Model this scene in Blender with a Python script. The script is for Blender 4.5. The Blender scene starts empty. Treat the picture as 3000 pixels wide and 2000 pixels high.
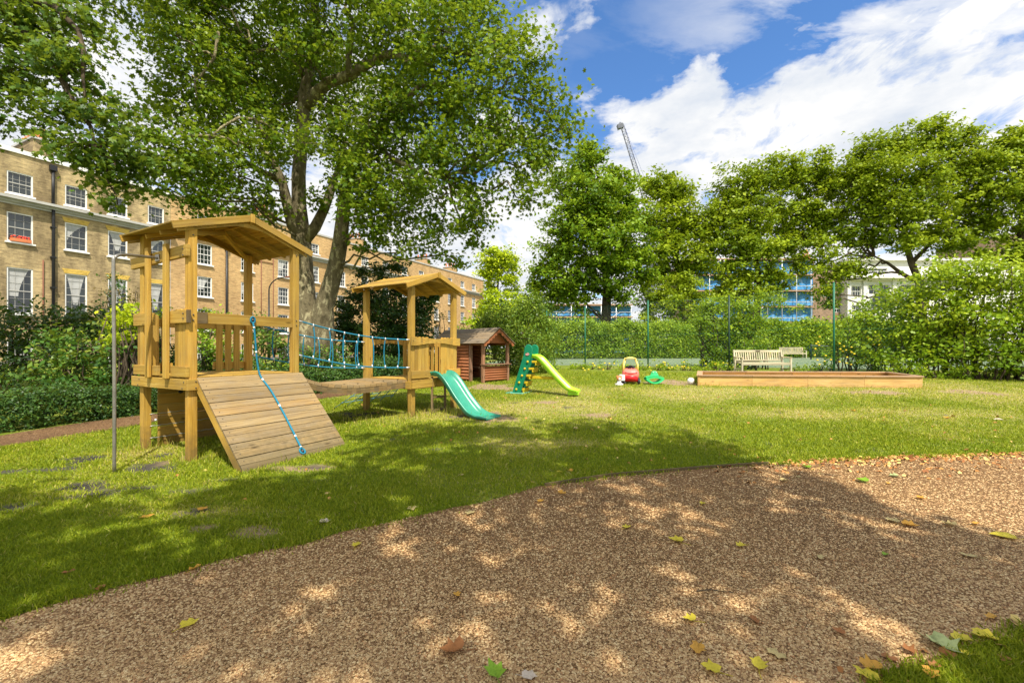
import bpy, math, random
import numpy as np
from mathutils import Vector
R = math.radians
random.seed(7)
rng = np.random.default_rng(11)
sc = bpy.context.scene
COL = sc.collection
F, CX, HY, EYE = 1279.0, 1500.0, 1020.0, 1.5

# ------------------------------------------------------------------ measuring helpers
def ground_z(x, y):
    t = 0.04 * (y - 4.4)
    t = 0.03 * math.log1p(math.exp(min(t / 0.03, 40)))
    return min(t, 0.66)
def ground_np(x, y):
    t = 0.04 * (y - 4.4)
    t = 0.03 * np.log1p(np.exp(np.minimum(t / 0.03, 40)))
    return np.minimum(t, 0.66)
def W(px, py, Z):
    return Vector(((px - CX) / F * Z, Z, EYE + (HY - py) / F * Z))
def G(px, py):
    z = 0.0
    for _ in range(30):
        Z = (EYE - z) * F / (py - HY)
        z = 0.5 * z + 0.5 * ground_z(0, Z)
    return Vector(((px - CX) / F * Z, Z, ground_z(0, Z)))

# ------------------------------------------------------------------ materials
def new_mat(name):
    m = bpy.data.materials.new(name); m.use_nodes = True
    nt = m.node_tree; nt.nodes.clear()
    return m, nt
class N:
    def __init__(s, nt): s.nt = nt
    def node(s, t, **kw):
        n = s.nt.nodes.new(t)
        for k, v in kw.items(): setattr(n, k, v)
        return n
    def link(s, a, b): s.nt.links.new(a, b)
    def put(s, sock, v):
        if v is None: return
        if hasattr(v, 'is_linked'): s.link(v, sock)
        elif hasattr(v, 'default_value'): s.link(v, sock)
        else:
            if sock.type == 'RGBA' and not isinstance(v, (int, float)) and len(v) == 3: v = (*v, 1)
            sock.default_value = v
    def noise(s, vec, scale, detail=3, rough=.55, dist=0):
        n = s.node('ShaderNodeTexNoise'); s.put(n.inputs['Vector'], vec); n.inputs['Scale'].default_value = scale
        n.inputs['Detail'].default_value = detail; n.inputs['Roughness'].default_value = rough; n.inputs['Distortion'].default_value = dist
        return n.outputs['Fac']
    def ramp(s, fac, stops):
        n = s.node('ShaderNodeValToRGB'); s.put(n.inputs[0], fac)
        e = n.color_ramp.elements
        while len(e) < len(stops): e.new(0.5)
        for i, (p, c) in enumerate(stops):
            e[i].position = p; e[i].color = (*c, 1) if not isinstance(c, (int, float)) else (c, c, c, 1)
        return n.outputs['Color']
    def mix(s, fac, a, b, mode='MIX'):
        n = s.node('ShaderNodeMix', data_type='RGBA', blend_type=mode)
        s.put(n.inputs[0], fac); s.put(n.inputs[6], a); s.put(n.inputs[7], b)
        return n.outputs[2]
    def math(s, op, a, b=None, c=None, clamp=False):
        n = s.node('ShaderNodeMath', operation=op, use_clamp=clamp)
        s.put(n.inputs[0], a)
        if b is not None: s.put(n.inputs[1], b)
        if c is not None: s.put(n.inputs[2], c)
        return n.outputs[0]
    def mapping(s, vec, scale=(1, 1, 1), loc=(0, 0, 0), rot=(0, 0, 0)):
        n = s.node('ShaderNodeMapping'); s.put(n.inputs['Vector'], vec)
        n.inputs['Scale'].default_value = scale; n.inputs['Location'].default_value = loc; n.inputs['Rotation'].default_value = rot
        return n.outputs[0]
    def bump(s, h, strength=.3, dist=.01, normal=None):
        n = s.node('ShaderNodeBump'); s.put(n.inputs['Height'], h)
        n.inputs['Strength'].default_value = strength; n.inputs['Distance'].default_value = dist
        if normal is not None: s.link(normal, n.inputs['Normal'])
        return n.outputs[0]
    def out(s, color, rough=.6, normal=None, metallic=0, spec=.3, coat=0, translucent=None, tfac=.3):
        p = s.node('ShaderNodeBsdfPrincipled')
        s.put(p.inputs['Base Color'], color); s.put(p.inputs['Roughness'], rough); p.inputs['Metallic'].default_value = metallic
        p.inputs['Specular IOR Level'].default_value = spec; p.inputs['Coat Weight'].default_value = coat
        if normal is not None: s.link(normal, p.inputs['Normal'])
        o = s.node('ShaderNodeOutputMaterial')
        if translucent is not None:
            t = s.node('ShaderNodeBsdfTranslucent'); s.put(t.inputs[0], translucent)
            mx = s.node('ShaderNodeMixShader'); mx.inputs[0].default_value = tfac
            s.link(p.outputs[0], mx.inputs[1]); s.link(t.outputs[0], mx.inputs[2]); s.link(mx.outputs[0], o.inputs[0])
        else:
            s.link(p.outputs[0], o.inputs[0])
        return p
    def obj(s): return s.node('ShaderNodeTexCoord').outputs['Object']
    def uv(s): return s.node('ShaderNodeTexCoord').outputs['UV']
    def pos(s): return s.node('ShaderNodeNewGeometry').outputs['Position']
    def attr(s, name):
        return s.node('ShaderNodeAttribute', attribute_name=name).outputs['Color']

def wood_mat(name, c1, c2, c3, rough=.7, knots=True, weather=0.0):
    m, nt = new_mat(name); n = N(nt)
    uv = n.uv()
    sep = n.node('ShaderNodeSeparateXYZ'); n.link(uv, sep.inputs[0])
    bid = n.math('FLOOR', n.math('DIVIDE', sep.outputs[1], 10.0))
    wn = n.node('ShaderNodeTexWhiteNoise', noise_dimensions='1D'); n.link(bid, wn.inputs['W'])
    grain = n.noise(n.mapping(uv, (1.4, 42, 1)), 1.0, 5, .6, .6)
    fine = n.noise(n.mapping(uv, (5, 260, 1)), 1.0, 3, .6)
    big = n.noise(n.mapping(uv, (1.1, 3.5, 1)), 1.0, 2)
    col = n.ramp(grain, [(.28, c1), (.5, c2), (.74, c3)])
    col = n.mix(n.math('MULTIPLY', fine, .35), col, c1, 'MULTIPLY')
    tone = n.ramp(wn.outputs['Value'], [(0, (.72, .70, .66)), (.5, (1, 1, 1)), (1, (1.12, 1.02, .86))])
    col = n.mix(1.0, col, tone, 'MULTIPLY')
    col = n.mix(1.0, col, n.ramp(big, [(.25, (.78, .76, .74)), (.6, (1.05, 1.05, 1.05))]), 'MULTIPLY')
    ck = n.noise(n.mapping(uv, (.9, 55, 1), (3, 1, 0)), 1.0, 2, .5)
    col = n.mix(n.ramp(ck, [(.27, .75), (.31, 0)]), col, tuple(x * .22 for x in c1))
    if weather:
        wr = n.noise(n.mapping(uv, (3, 9, 1)), 1.0, 4, .7)
        col = n.mix(n.ramp(wr, [(.42, 0), (.75, weather)]), col, (.20, .18, .15))
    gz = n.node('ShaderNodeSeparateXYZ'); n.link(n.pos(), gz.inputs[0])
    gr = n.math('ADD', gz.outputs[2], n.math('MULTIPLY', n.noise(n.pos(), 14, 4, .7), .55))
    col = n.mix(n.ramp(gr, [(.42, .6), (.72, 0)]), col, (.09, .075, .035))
    if knots:
        v = n.node('ShaderNodeTexVoronoi', feature='F1'); n.put(v.inputs['Vector'], n.mapping(uv, (2.2, 7, 1))); v.inputs['Scale'].default_value = 1.0
        col = n.mix(n.ramp(v.outputs['Distance'], [(.05, .9), (.15, 0)]), col, tuple(x * .28 for x in c1))
    n.out(col, rough, n.bump(n.math('ADD', grain, n.math('MULTIPLY', fine, .5)), .35, .004), spec=.25)
    return m

M = {}
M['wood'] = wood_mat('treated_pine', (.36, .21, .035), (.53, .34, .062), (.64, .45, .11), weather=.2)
M['ramp_wood'] = wood_mat('weathered_ramp_pine', (0.230, 0.155, 0.068), (0.337, 0.240, 0.111), (0.430, 0.324, 0.167), weather=.45)
M['roof_wood'] = wood_mat('roof_pine', (.36, .22, .045), (.50, .33, .075), (.62, .44, .13), weather=.25)
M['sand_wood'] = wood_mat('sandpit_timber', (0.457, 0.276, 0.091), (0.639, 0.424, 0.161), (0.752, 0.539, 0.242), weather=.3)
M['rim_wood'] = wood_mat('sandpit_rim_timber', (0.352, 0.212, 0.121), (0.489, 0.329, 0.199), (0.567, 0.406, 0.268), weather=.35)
M['log_wood'] = wood_mat('stained_log', (.25, .085, .03), (.36, .13, .05), (.46, .19, .08), weather=.15, knots=False)
M['log_post'] = wood_mat('faded_brown_post', (.22, .11, .06), (.33, .18, .11), (.42, .25, .17), weather=.3)
M['felt_roof'] = wood_mat('weathered_shingle', (.15, .12, .08), (.27, .21, .14), (.38, .31, .22), weather=.5, knots=False)
M['bench_wood'] = wood_mat('silvered_teak', (0.446, 0.406, 0.283), (0.616, 0.576, 0.423), (0.744, 0.703, 0.545), weather=.2)
M['dark_wood'] = wood_mat('dark_board', (.13, .09, .04), (.22, .15, .06), (.30, .21, .09), weather=.3)  # evenly dark timber tone for edging, blocks, slide legs and bearers

def plain(name, c, rough=.45, metallic=0, var=.12, scale=6, spec=.4, coat=0, bump=0):
    m, nt = new_mat(name); n = N(nt)
    f = n.noise(n.obj(), scale, 4, .6)
    col = n.ramp(f, [(.3, tuple(x * (1 - var) for x in c)), (.7, tuple(min(1, x * (1 + var)) for x in c))])
    f2 = n.noise(n.obj(), scale * 7, 3, .7)
    col = n.mix(n.ramp(f2, [(.55, 0), (.8, var * 1.2)]), col, tuple(x * .55 + .03 for x in c))
    r = n.ramp(f2, [(.3, max(.05, rough - .08)), (.75, min(1, rough + .15))])
    n.out(col, r, n.bump(f2, bump, .003) if bump else None, metallic, spec, coat)
    return m
M['green_slide'] = plain('faded_green_plastic', (.035, .26, .17), .30, var=.12, spec=.5)
M['toy_green'] = plain('dark_green_plastic', (.004, .20, .10), .32, spec=.5)
M['toy_base_green'] = plain('dusty_green_plastic', (.10, .34, .25), .5)
M['lime'] = plain('lime_plastic', (.36, .72, .03), .3, spec=.5, var=.05)
M['toy_yellow'] = plain('mustard_plastic', (.55, .40, .015), .4)
M['car_red'] = plain('faded_red_plastic', (.80, .20, .16), .38, var=.1)
M['car_bumper'] = plain('deep_red_plastic', (.60, .015, .02), .4)
M['car_yellow'] = plain('pale_yellow_plastic', (.86, .66, .16), .4, var=.08)
M['rocker_green'] = plain('bright_green_plastic', (.04, .55, .18), .35)
M['white_plastic'] = plain('white_plastic', (.75, .74, .72), .4, var=.06)
M['orange_plastic'] = plain('orange_brown_plastic', (.62, .22, .08), .5)
M['black'] = plain('black_rubber', (.02, .02, .022), .6)
M['black_metal'] = plain('black_painted_iron', (.018, .018, .02), .45)
M['steel'] = plain('galvanised_steel', (.33, .31, .27), .38, metallic=.75, var=.15, scale=14)
M['bolt'] = plain('dull_bolt', (.10, .09, .08), .5, metallic=.6)
M['wire'] = plain('twisted_wire', (.45, .45, .40), .4, metallic=.5)
M['fence_green'] = plain('green_painted_steel', (.012, .13, .075), .45)
M['fence_dark'] = plain('dark_green_steel', (.012, .04, .025), .5)
M['net_dark'] = plain('dark_netting', (.03, .07, .05), .8)
M['net_tape'] = plain('grey_net_tape', (.35, .38, .34), .8)
M['sign_green'] = plain('green_sign', (.01, .25, .14), .5)
M['white_paint'] = plain('white_paint', (.80, .79, .76), .5, var=.05, scale=3)
M['stone_trim'] = plain('pale_stone', (.44, .43, .40), .75, var=.12, scale=2)
M['terracotta'] = plain('terracotta', (.60, .19, .075), .7, var=.2, scale=3)
M['slate'] = plain('slate_roof', (.17, .165, .17), .7, var=.2, scale=2)
M['rust_pipe'] = plain('rusty_pipe', (.20, .075, .04), .6)
M['curtain'] = plain('net_curtain', (.42, .42, .41), .9, var=.15, scale=4)
M['crane'] = plain('crane_steel', (.10, .11, .14), .5)
M['crane_blue'] = plain('crane_blue_chord', (.05, .09, .28), .5)
M['flower_y'] = plain('yellow_petals', (.80, .60, .03), .6)
M['flower_r'] = plain('red_petals', (.65, .06, .03), .6)
M['sand'] = plain('sand', (.52, .40, .24), .95, var=.15, scale=5, bump=.5)
M['plaque'] = plain('bronze_plaque', (.14, .11, .08), .4, metallic=.5)

# rope: blue braid with fine twist
m, nt = new_mat('blue_rope'); n = N(nt)
wv = n.node('ShaderNodeTexWave', wave_type='BANDS', bands_direction='DIAGONAL'); n.put(wv.inputs['Vector'], n.mapping(n.uv(), (60, 60, 1)))
wv.inputs['Scale'].default_value = 1.2
n.out(n.mix(wv.outputs['Fac'], (.006, .11, .20), (.02, .27, .40)), .6, n.bump(wv.outputs['Fac'], .5, .002)); M['rope'] = m
M['rope_net'] = plain('grey_blue_rope', (.10, .24, .30), .7)
M['ferrule'] = plain('aluminium_ferrule', (.62, .63, .64), .35, metallic=.4)

# glass pane
m, nt = new_mat('window_glass'); n = N(nt)
gn = n.noise(n.pos(), .55, 4, .6)
n.out(n.ramp(gn, [(.35, (.008, .010, .011)), (.7, (.035, .045, .045))]), n.ramp(gn, [(.3, .04), (.7, .10)]), n.bump(n.noise(n.pos(), 1.3, 2), .12, .02), spec=.9); M['glass'] = m

def brick_mat(name, c1, c2, mortar, c3, stain=.5):
    m, nt = new_mat(name); n = N(nt)
    uv = n.uv()
    b = n.node('ShaderNodeTexBrick'); n.put(b.inputs['Vector'], uv)
    b.inputs['Color1'].default_value = (*c1, 1); b.inputs['Color2'].default_value = (*c2, 1); b.inputs['Mortar'].default_value = (*mortar, 1)
    b.inputs['Scale'].default_value = 1; b.inputs['Brick Width'].default_value = .225; b.inputs['Row Height'].default_value = .075
    b.inputs['Mortar Size'].default_value = .006; b.inputs['Bias'].default_value = -.1; b.inputs['Mortar Smooth'].default_value = .3
    f = n.noise(n.mapping(uv, (1, 2.4, 1)), 2.6, 6, .75)
    col = n.mix(n.ramp(f, [(.35, 0), (.62, .75)]), b.outputs['Color'], c3)
    big = n.noise(n.mapping(uv, (.9, .35, 1)), .8, 6, .65)
    col = n.mix(n.math('MULTIPLY', n.ramp(big, [(.40, 0), (.60, 1)]), stain), col, (c1[0] * .36, c1[1] * .36, c1[2] * .42))
    g = n.noise(uv, 16, 2, .5)
    cs = n.noise(n.mapping(uv, (2.0, 8.5, 1)), 1.0, 4, .75)
    col = n.mix(1.0, col, n.ramp(cs, [(.32, (.58, .56, .54)), (.5, (1, 1, 1)), (.68, (1.22, 1.20, 1.14))]), 'MULTIPLY')
    col = n.mix(.4, col, n.ramp(g, [(.3, (.7, .7, .7)), (.7, (1.25, 1.2, 1.15))]), 'MULTIPLY')
    n.out(col, .9, n.bump(b.outputs['Fac'], -.6, .008), spec=.15)
    return m
M['brick_grey'] = brick_mat('weathered_stock_brick', (.46, .345, .17), (.30, .225, .12), (.36, .31, .22), (.60, .47, .25), .80)
M['brick_orange'] = brick_mat('orange_stock_brick', (.56, .345, .15), (.45, .27, .12), (.50, .38, .23), (.64, .45, .22), .28)
M['brick_yellow'] = brick_mat('yellow_rubbed_brick', (.62, .42, .08), (.56, .36, .07), (.5, .38, .15), (.68, .48, .12), .1)
M['brick_brown'] = brick_mat('brown_brick', (0.340, 0.234, 0.160), (0.289, 0.180, 0.120), (0.340, 0.270, 0.200), (0.383, 0.270, 0.200), .3)
M['stucco'] = plain('white_stucco', (.74, .73, .69), .8, var=.07, scale=.6)

# bark of the plane tree: mottled
def bark_mat(name, a, b, c, sc_=3.0):
    m, nt = new_mat(name); n = N(nt)
    p = n.mapping(n.pos(), (1, 1, .55))
    f = n.noise(p, sc_, 6, .65, .5); g = n.noise(p, sc_ * 6, 4, .6)
    col = n.ramp(f, [(.34, a), (.44, b), (.53, b), (.59, c), (.8, c)])
    col = n.mix(.6, col, n.ramp(g, [(.3, (.6, .6, .6)), (.7, (1.2, 1.2, 1.2))]), 'MULTIPLY')
    n.out(col, .9, n.bump(n.math('ADD', f, n.math('MULTIPLY', g, .4)), .8, .04), spec=.15)
    return m
M['bark_plane'] = bark_mat('plane_bark', (.075, .062, .034), (.165, .138, .080), (.36, .32, .19), 5.5)
M['bark_dark'] = bark_mat('dark_bark', (.045, .035, .022), (.08, .06, .04), (.13, .10, .065), 3.0)

def leaf_mat(name, dark, mid, light, tf=.32, rough=.45):
    m, nt = new_mat(name); n = N(nt)
    col = n.ramp(n.attr('Col'), [(.0, dark), (.5, mid), (1, light)])
    tr = n.mix(.35, col, (.55, .62, .03))
    n.out(col, rough, spec=.22, translucent=tr, tfac=tf)
    return m
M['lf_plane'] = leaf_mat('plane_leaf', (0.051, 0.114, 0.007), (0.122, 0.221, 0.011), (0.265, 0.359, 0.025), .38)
M['lf_left'] = leaf_mat('dark_plane_leaf', (0.036, 0.090, 0.012), (0.084, 0.162, 0.019), (0.156, 0.235, 0.025), .38)  # darker, even leaf green for the left tree
M['lf_dark'] = leaf_mat('evergreen_leaf', (0.016, 0.049, 0.011), (0.037, 0.089, 0.016), (0.091, 0.172, 0.027), .18, .4)
M['lf_mid'] = leaf_mat('lime_tree_leaf', (0.073, 0.158, 0.007), (0.163, 0.282, 0.011), (0.302, 0.421, 0.021), .32)
M['lf_olive'] = leaf_mat('olive_green_leaf', (0.102, 0.178, 0.007), (0.231, 0.320, 0.011), (0.385, 0.465, 0.021), .32)
M['lf_yellow'] = leaf_mat('golden_robinia_leaf', (0.230, 0.330, 0.010), (0.414, 0.528, 0.015), (0.632, 0.682, 0.030), .35)
M['lf_hedge'] = leaf_mat('hedge_leaf', (0.085, 0.180, 0.010), (0.198, 0.318, 0.017), (0.368, 0.469, 0.034), .22)
M['lf_vine'] = leaf_mat('vine_leaf', (0.086, 0.169, 0.005), (0.205, 0.326, 0.011), (0.389, 0.482, 0.024), .35)
M['lf_mahonia'] = leaf_mat('mixed_shrub_leaf', (0.026, 0.078, 0.012), (0.078, 0.176, 0.021), (0.262, 0.295, 0.042), .2)
M['lf_weep'] = leaf_mat('weeping_leaf', (0.057, 0.123, 0.012), (0.149, 0.246, 0.022), (0.310, 0.392, 0.053), .25)
M['lf_red'] = leaf_mat('reddish_leaf', (.08, .05, .02), (.15, .10, .04), (.22, .16, .06), .25)

# fallen leaves: per-object colour
def dry_leaf(name, c):
    m, nt = new_mat(name); n = N(nt)
    f = n.noise(n.obj(), 30, 4, .7)
    col = n.mix(n.ramp(f, [(.5, 0), (.72, .8)]), c, tuple(x * .45 for x in c))
    n.out(col, .6, translucent=c, tfac=.2)
    return m
DL = {'yellow': dry_leaf('yellow_dead_leaf', (.68, .56, .05)), 'orange': dry_leaf('orange_dead_leaf', (.62, .33, .05)),
      'tan': dry_leaf('tan_dead_leaf', (.58, .46, .20)), 'brown': dry_leaf('brown_dead_leaf', (.36, .15, .05)),
      'green': dry_leaf('green_fallen_leaf', (.24, .42, .03)), 'pale': dry_leaf('pale_dead_leaf', (.62, .52, .42)),
      'pale green': dry_leaf('pale_green_fallen_leaf', (.40, .46, .20))}

# ------------------------------------------------------------------ mesh builder
class MB:
    def __init__(s): s.v = []; s.f = []; s.uv = []; s.k = 0; s.smooth = []
    def face(s, idx, uvs, sm=False):
        s.f.append(idx); s.uv.append(uvs); s.smooth.append(sm)
    def obox(s, c, a, b, d):
        """box: centre c, half vectors a (length / grain), b, d"""
        c, a, b, d = map(Vector, (c, a, b, d)); i = len(s.v)
        if a.cross(b).dot(d) < 0: d = -d
        for sx in (-1, 1):
            for sy in (-1, 1):
                for sz in (-1, 1): s.v.append(c + sx * a + sy * b + sz * d)
        la, lb, ld = a.length * 2, b.length * 2, d.length * 2
        s.k += 1; ox, oy = random.random() * 7, 10 * random.randint(0, 4000) + 2
        def q(ids, l1, l2): s.face([i + t for t in ids], [(ox, oy), (ox + l1, oy), (ox + l1, oy + l2), (ox, oy + l2)])
        q((0, 4, 6, 2), la, lb); q((1, 3, 7, 5), la, lb)
        s.uv[-1] = [(ox, oy), (ox, oy + lb), (ox + la, oy + lb), (ox + la, oy)]
        q((0, 1, 5, 4), la, ld); s.uv[-1] = [(ox, oy), (ox, oy + ld), (ox + la, oy + ld), (ox + la, oy)]
        q((2, 6, 7, 3), la, ld); q((0, 2, 3, 1), lb * .3, ld); q((4, 5, 7, 6), lb * .3, ld)
    def beam(s, p0, p1, w, t, up=(0, 0, 1)):
        p0, p1 = Vector(p0), Vector(p1); a = (p1 - p0)
        up = Vector(up); side = a.cross(up)
        if side.length < 1e-6: side = a.cross(Vector((1, 0, 0)))
        side.normalize(); n = side.cross(a).normalized()
        s.obox((p0 + p1) / 2, a / 2, side * w / 2, n * t / 2)
    def box(s, c, size):
        s.obox(c, (size[0] / 2, 0, 0), (0, size[1] / 2, 0), (0, 0, size[2] / 2))
    def tube(s, pts, rad, n=8, cap=True, smooth=True):
        pts = [Vector(p) for p in pts]; m = len(pts)
        if not hasattr(rad, '__len__'): rad = [rad] * m
        i0 = len(s.v); prev = None; L = 0; ls = []
        for k, p in enumerate(pts):
            t = (pts[min(k + 1, m - 1)] - pts[max(k - 1, 0)])
            t = t.normalized() if t.length > 1e-9 else Vector((0, 0, 1))
            if prev is None:
                x = t.cross(Vector((0, 0, 1)))
                if x.length < 1e-3: x = t.cross(Vector((0, 1, 0)))
                x.normalize()
            else:
                x = prev - t * prev.dot(t); x.normalize()
            y = t.cross(x); prev = x
            if k: L += (p - pts[k - 1]).length
            ls.append(L)
            for j in range(n):
                an = 2 * math.pi * j / n
                s.v.append(p + (x * math.cos(an) + y * math.sin(an)) * rad[k])
        for k in range(m - 1):
            for j in range(n):
                j2 = (j + 1) % n
                s.face([i0 + k * n + j, i0 + k * n + j2, i0 + (k + 1) * n + j2, i0 + (k + 1) * n + j],
                       [(ls[k], j / n * .3), (ls[k], (j + 1) / n * .3), (ls[k + 1], (j + 1) / n * .3), (ls[k + 1], j / n * .3)], smooth)
        if cap:
            s.face([i0 + j for j in range(n)][::-1], [(0, 0)] * n); s.face([i0 + (m - 1) * n + j for j in range(n)], [(0, 0)] * n)
    def prism(s, poly, d, uvs=True):
        """extrude planar polygon (list of Vectors) by vector d"""
        poly = [Vector(p) for p in poly]; d = Vector(d); i = len(s.v); n = len(poly)
        s.v += poly + [p + d for p in poly]
        ox, oy = random.random() * 7, 10 * random.randint(0, 4000) + 2
        ax = (poly[1] - poly[0]).normalized(); nn = d.normalized(); ay = nn.cross(ax)
        fu = [(ox + (p - poly[0]).dot(ax), oy + (p - poly[0]).dot(ay)) for p in poly]
        s.face([i + k for k in range(n)][::-1], fu[::-1]); s.face([i + n + k for k in range(n)], fu)
        L = 0
        for k in range(n):
            k2 = (k + 1) % n; e = (poly[k2] - poly[k]).length
            s.face([i + k, i + k2, i + n + k2, i + n + k], [(ox + L, oy), (ox + L + e, oy), (ox + L + e, oy + d.length), (ox + L, oy + d.length)]); L += e
    def quad(s, pts, uvs=None):
        i = len(s.v); s.v += [Vector(p) for p in pts]
        s.face([i + k for k in range(len(pts))], uvs or [(p[0], p[1]) for p in pts])
    def grid(s, fn, nu, nv, smooth=True, close_u=False):
        i0 = len(s.v)
        for a in range(nu + 1):
            for b in range(nv + 1): s.v.append(Vector(fn(a / nu, b / nv)))
        for a in range(nu):
            for b in range(nv):
                q = [i0 + a * (nv + 1) + b, i0 + (a + 1) * (nv + 1) + b, i0 + (a + 1) * (nv + 1) + b + 1, i0 + a * (nv + 1) + b + 1]
                s.face(q, [(a / nu, b / nv), ((a + 1) / nu, b / nv), ((a + 1) / nu, (b + 1) / nv), (a / nu, (b + 1) / nv)], smooth)
    def sphere(s, c, r, nu=16, nv=10):
        c = Vector(c); rx, ry, rz = (r, r, r) if not hasattr(r, '__len__') else r
        s.grid(lambda a, b: (c.x + rx * math.cos(2 * math.pi * a) * math.sin(math.pi * b), c.y + ry * math.sin(2 * math.pi * a) * math.sin(math.pi * b), c.z - rz * math.cos(math.pi * b)), nu, nv)
    def build(s, name, mat, parent=None, loc=None, bevel=0, local=False):
        me = bpy.data.meshes.new(name)
        org = Vector((0, 0, 0))
        if parent is not None: org = world_loc(parent)
        elif loc is not None: org = Vector(loc)
        if local: org = Vector((0, 0, 0))
        me.from_pydata([tuple(v - org) for v in s.v], [], s.f)
        ul = me.uv_layers.new(name='UVMap')
        flat = [c for uvs in s.uv for t in uvs for c in t]
        ul.data.foreach_set('uv', flat)
        me.polygons.foreach_set('use_smooth', s.smooth)
        me.materials.append(mat); me.validate()
        o = bpy.data.objects.new(name, me); COL.objects.link(o)
        if parent is not None: o.parent = parent
        elif loc is not None: o.location = loc
        if bevel:
            b = o.modifiers.new('bevel', 'BEVEL'); b.width = bevel; b.segments = 2; b.limit_method = 'ANGLE'
        return o
def world_loc(o):
    v = Vector((0, 0, 0))
    while o is not None: v = v + Vector(o.location); o = o.parent
    return v
def tag(o, label=None, cat=None, group=None, kind=None):
    if label: o['label'] = label
    if cat: o['category'] = cat
    if group: o['group'] = group
    if kind: o['kind'] = kind
    return o
def empty(name, loc, label, cat, group=None):
    o = bpy.data.objects.new(name, None); COL.objects.link(o); o.location = loc; o.empty_display_size = .2
    return tag(o, label, cat, group)

# ------------------------------------------------------------------ foliage
STAR = np.array([(0, -.5), (.16, -.28), (.5, -.22), (.30, .02), (.44, .32), (.14, .22), (0, .55), (-.14, .22), (-.44, .32), (-.30, .02), (-.5, -.22), (-.16, -.28)])
LOBE = np.array([(0, -.5), (.38, -.2), (.22, .05), (.34, .3), (0, .5), (-.34, .3), (-.22, .05), (-.38, -.2)])
PLANE = np.array([(.05, -.42), (.22, -.46), (.46, -.26), (.36, -.08), (.50, .16), (.27, .20), (.17, .34), (0, .52), (-.15, .33), (-.26, .22), (-.52, .14), (-.34, -.06), (-.44, -.24), (-.20, -.46), (-.05, -.40)])
DIAM = np.array([(0, -.5), (.3, 0), (0, .5), (-.3, 0)])
def leaves(name, cen, nor, size, col, mat, shape=DIAM, parent=None, curl=.25):
    Nn = len(cen); k = len(shape)
    nor = nor / (np.linalg.norm(nor, axis=1, keepdims=True) + 1e-9)
    r = rng.normal(size=(Nn, 3)); x = np.cross(nor, r); x /= (np.linalg.norm(x, axis=1, keepdims=True) + 1e-9); y = np.cross(nor, x)
    size = np.broadcast_to(np.asarray(size, float), (Nn,))
    sx, sy = shape[:, 0], shape[:, 1]
    zc = -curl * (sx ** 2 + sy ** 2) * 1.6
    v = cen[:, None, :] + size[:, None, None] * (x[:, None, :] * sx[None, :, None] + y[:, None, :] * sy[None, :, None] + nor[:, None, :] * zc[None, :, None])
    v = v.reshape(-1, 3)
    org = np.array(world_loc(parent)) if parent is not None else np.zeros(3)
    me = bpy.data.meshes.new(name)
    me.vertices.add(Nn * k); me.vertices.foreach_set('co', (v - org).astype(np.float32).ravel())
    me.loops.add(Nn * k); me.loops.foreach_set('vertex_index', np.arange(Nn * k, dtype=np.int32))
    me.polygons.add(Nn); me.polygons.foreach_set('loop_start', (np.arange(Nn) * k).astype(np.int32))
    try: me.polygons.foreach_set('loop_total', np.full(Nn, k, np.int32))
    except Exception: pass
    ca = me.color_attributes.new('Col', 'FLOAT_COLOR', 'POINT')
    c = np.repeat(np.clip(col, 0, 1), k); ca.data.foreach_set('color', np.stack([c, c, c, np.ones_like(c)], 1).astype(np.float32).ravel())
    me.materials.append(mat); me.update(calc_edges=True); me.validate()
    o = bpy.data.objects.new(name, me); COL.objects.link(o)
    if parent is not None: o.parent = parent
    return o
def clumpset(blobs, dens, per, crad, shell=.45, zs=1.0):
    """blobs: (centre, radius); returns clump centres, outward dirs, blob centre, count per clump"""
    cc, oo, bb = [], [], []
    for c, r in blobs:
        n_ = max(4, int(dens * r * r))
        d = rng.normal(size=(n_, 3)); d /= np.linalg.norm(d, axis=1, keepdims=True)
        rr = r * rng.random(n_) ** shell * (1 + .16 * np.clip(rng.normal(size=n_), -1.5, 2.2))
        p = np.array(c) + d * rr[:, None] * np.array([1, 1, zs])
        cc.append(p); oo.append(d); bb.append(np.tile(np.array(c), (n_, 1)))
    return np.concatenate(cc), np.concatenate(oo), np.concatenate(bb)
def leaf_cloud(cc, oo, per, crad, size, svar=.25, up=.7, flat=.6):
    n_ = len(cc); cnt = rng.integers(max(1, int(per * .6)), int(per * 1.4) + 1, n_)
    idx = np.repeat(np.arange(n_), cnt); t = len(idx)
    ks = rng.uniform(.55, 1.35, n_)[idx]; d = rng.normal(size=(t, 3)) * np.array([1, 1, flat]) * crad * .55 * ks[:, None]
    cen = cc[idx] + d
    q = cc * (1.1 / (crad * 4 + .6)); lowf = np.sin(q[:, 0] * 2.1 + 1.3 * np.sin(q[:, 1] * 1.7)) * np.cos(q[:, 2] * 2.6 + np.sin(q[:, 0] * 1.3 + q[:, 1])) * .13
    nor = oo[idx] * .35 + rng.normal(size=(t, 3)) * .55 + np.array([0, 0, up])
    cl = rng.normal(size=n_) * .21
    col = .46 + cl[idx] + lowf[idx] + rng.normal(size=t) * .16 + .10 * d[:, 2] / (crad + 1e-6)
    sz = size * (1 + svar * rng.normal(size=t)); sz = np.clip(sz, size * .4, size * 1.8)
    return cen, nor, sz, col
def blobs_px(lst): return [(tuple(W(px, py, Z)), r * Z / F) for px, py, Z, r in lst]
def wiggle(p0, p1, k=5, amp=.08, sag=0):
    p0, p1 = Vector(p0), Vector(p1); L = (p1 - p0).length; out = []
    for i in range(k + 1):
        t = i / k; e = math.sin(math.pi * t)
        out.append(p0.lerp(p1, t) + Vector((random.gauss(0, 1), random.gauss(0, 1), random.gauss(0, .7))) * amp * L * e * .5 + Vector((0, 0, sag * L * e)))
    return out
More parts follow.
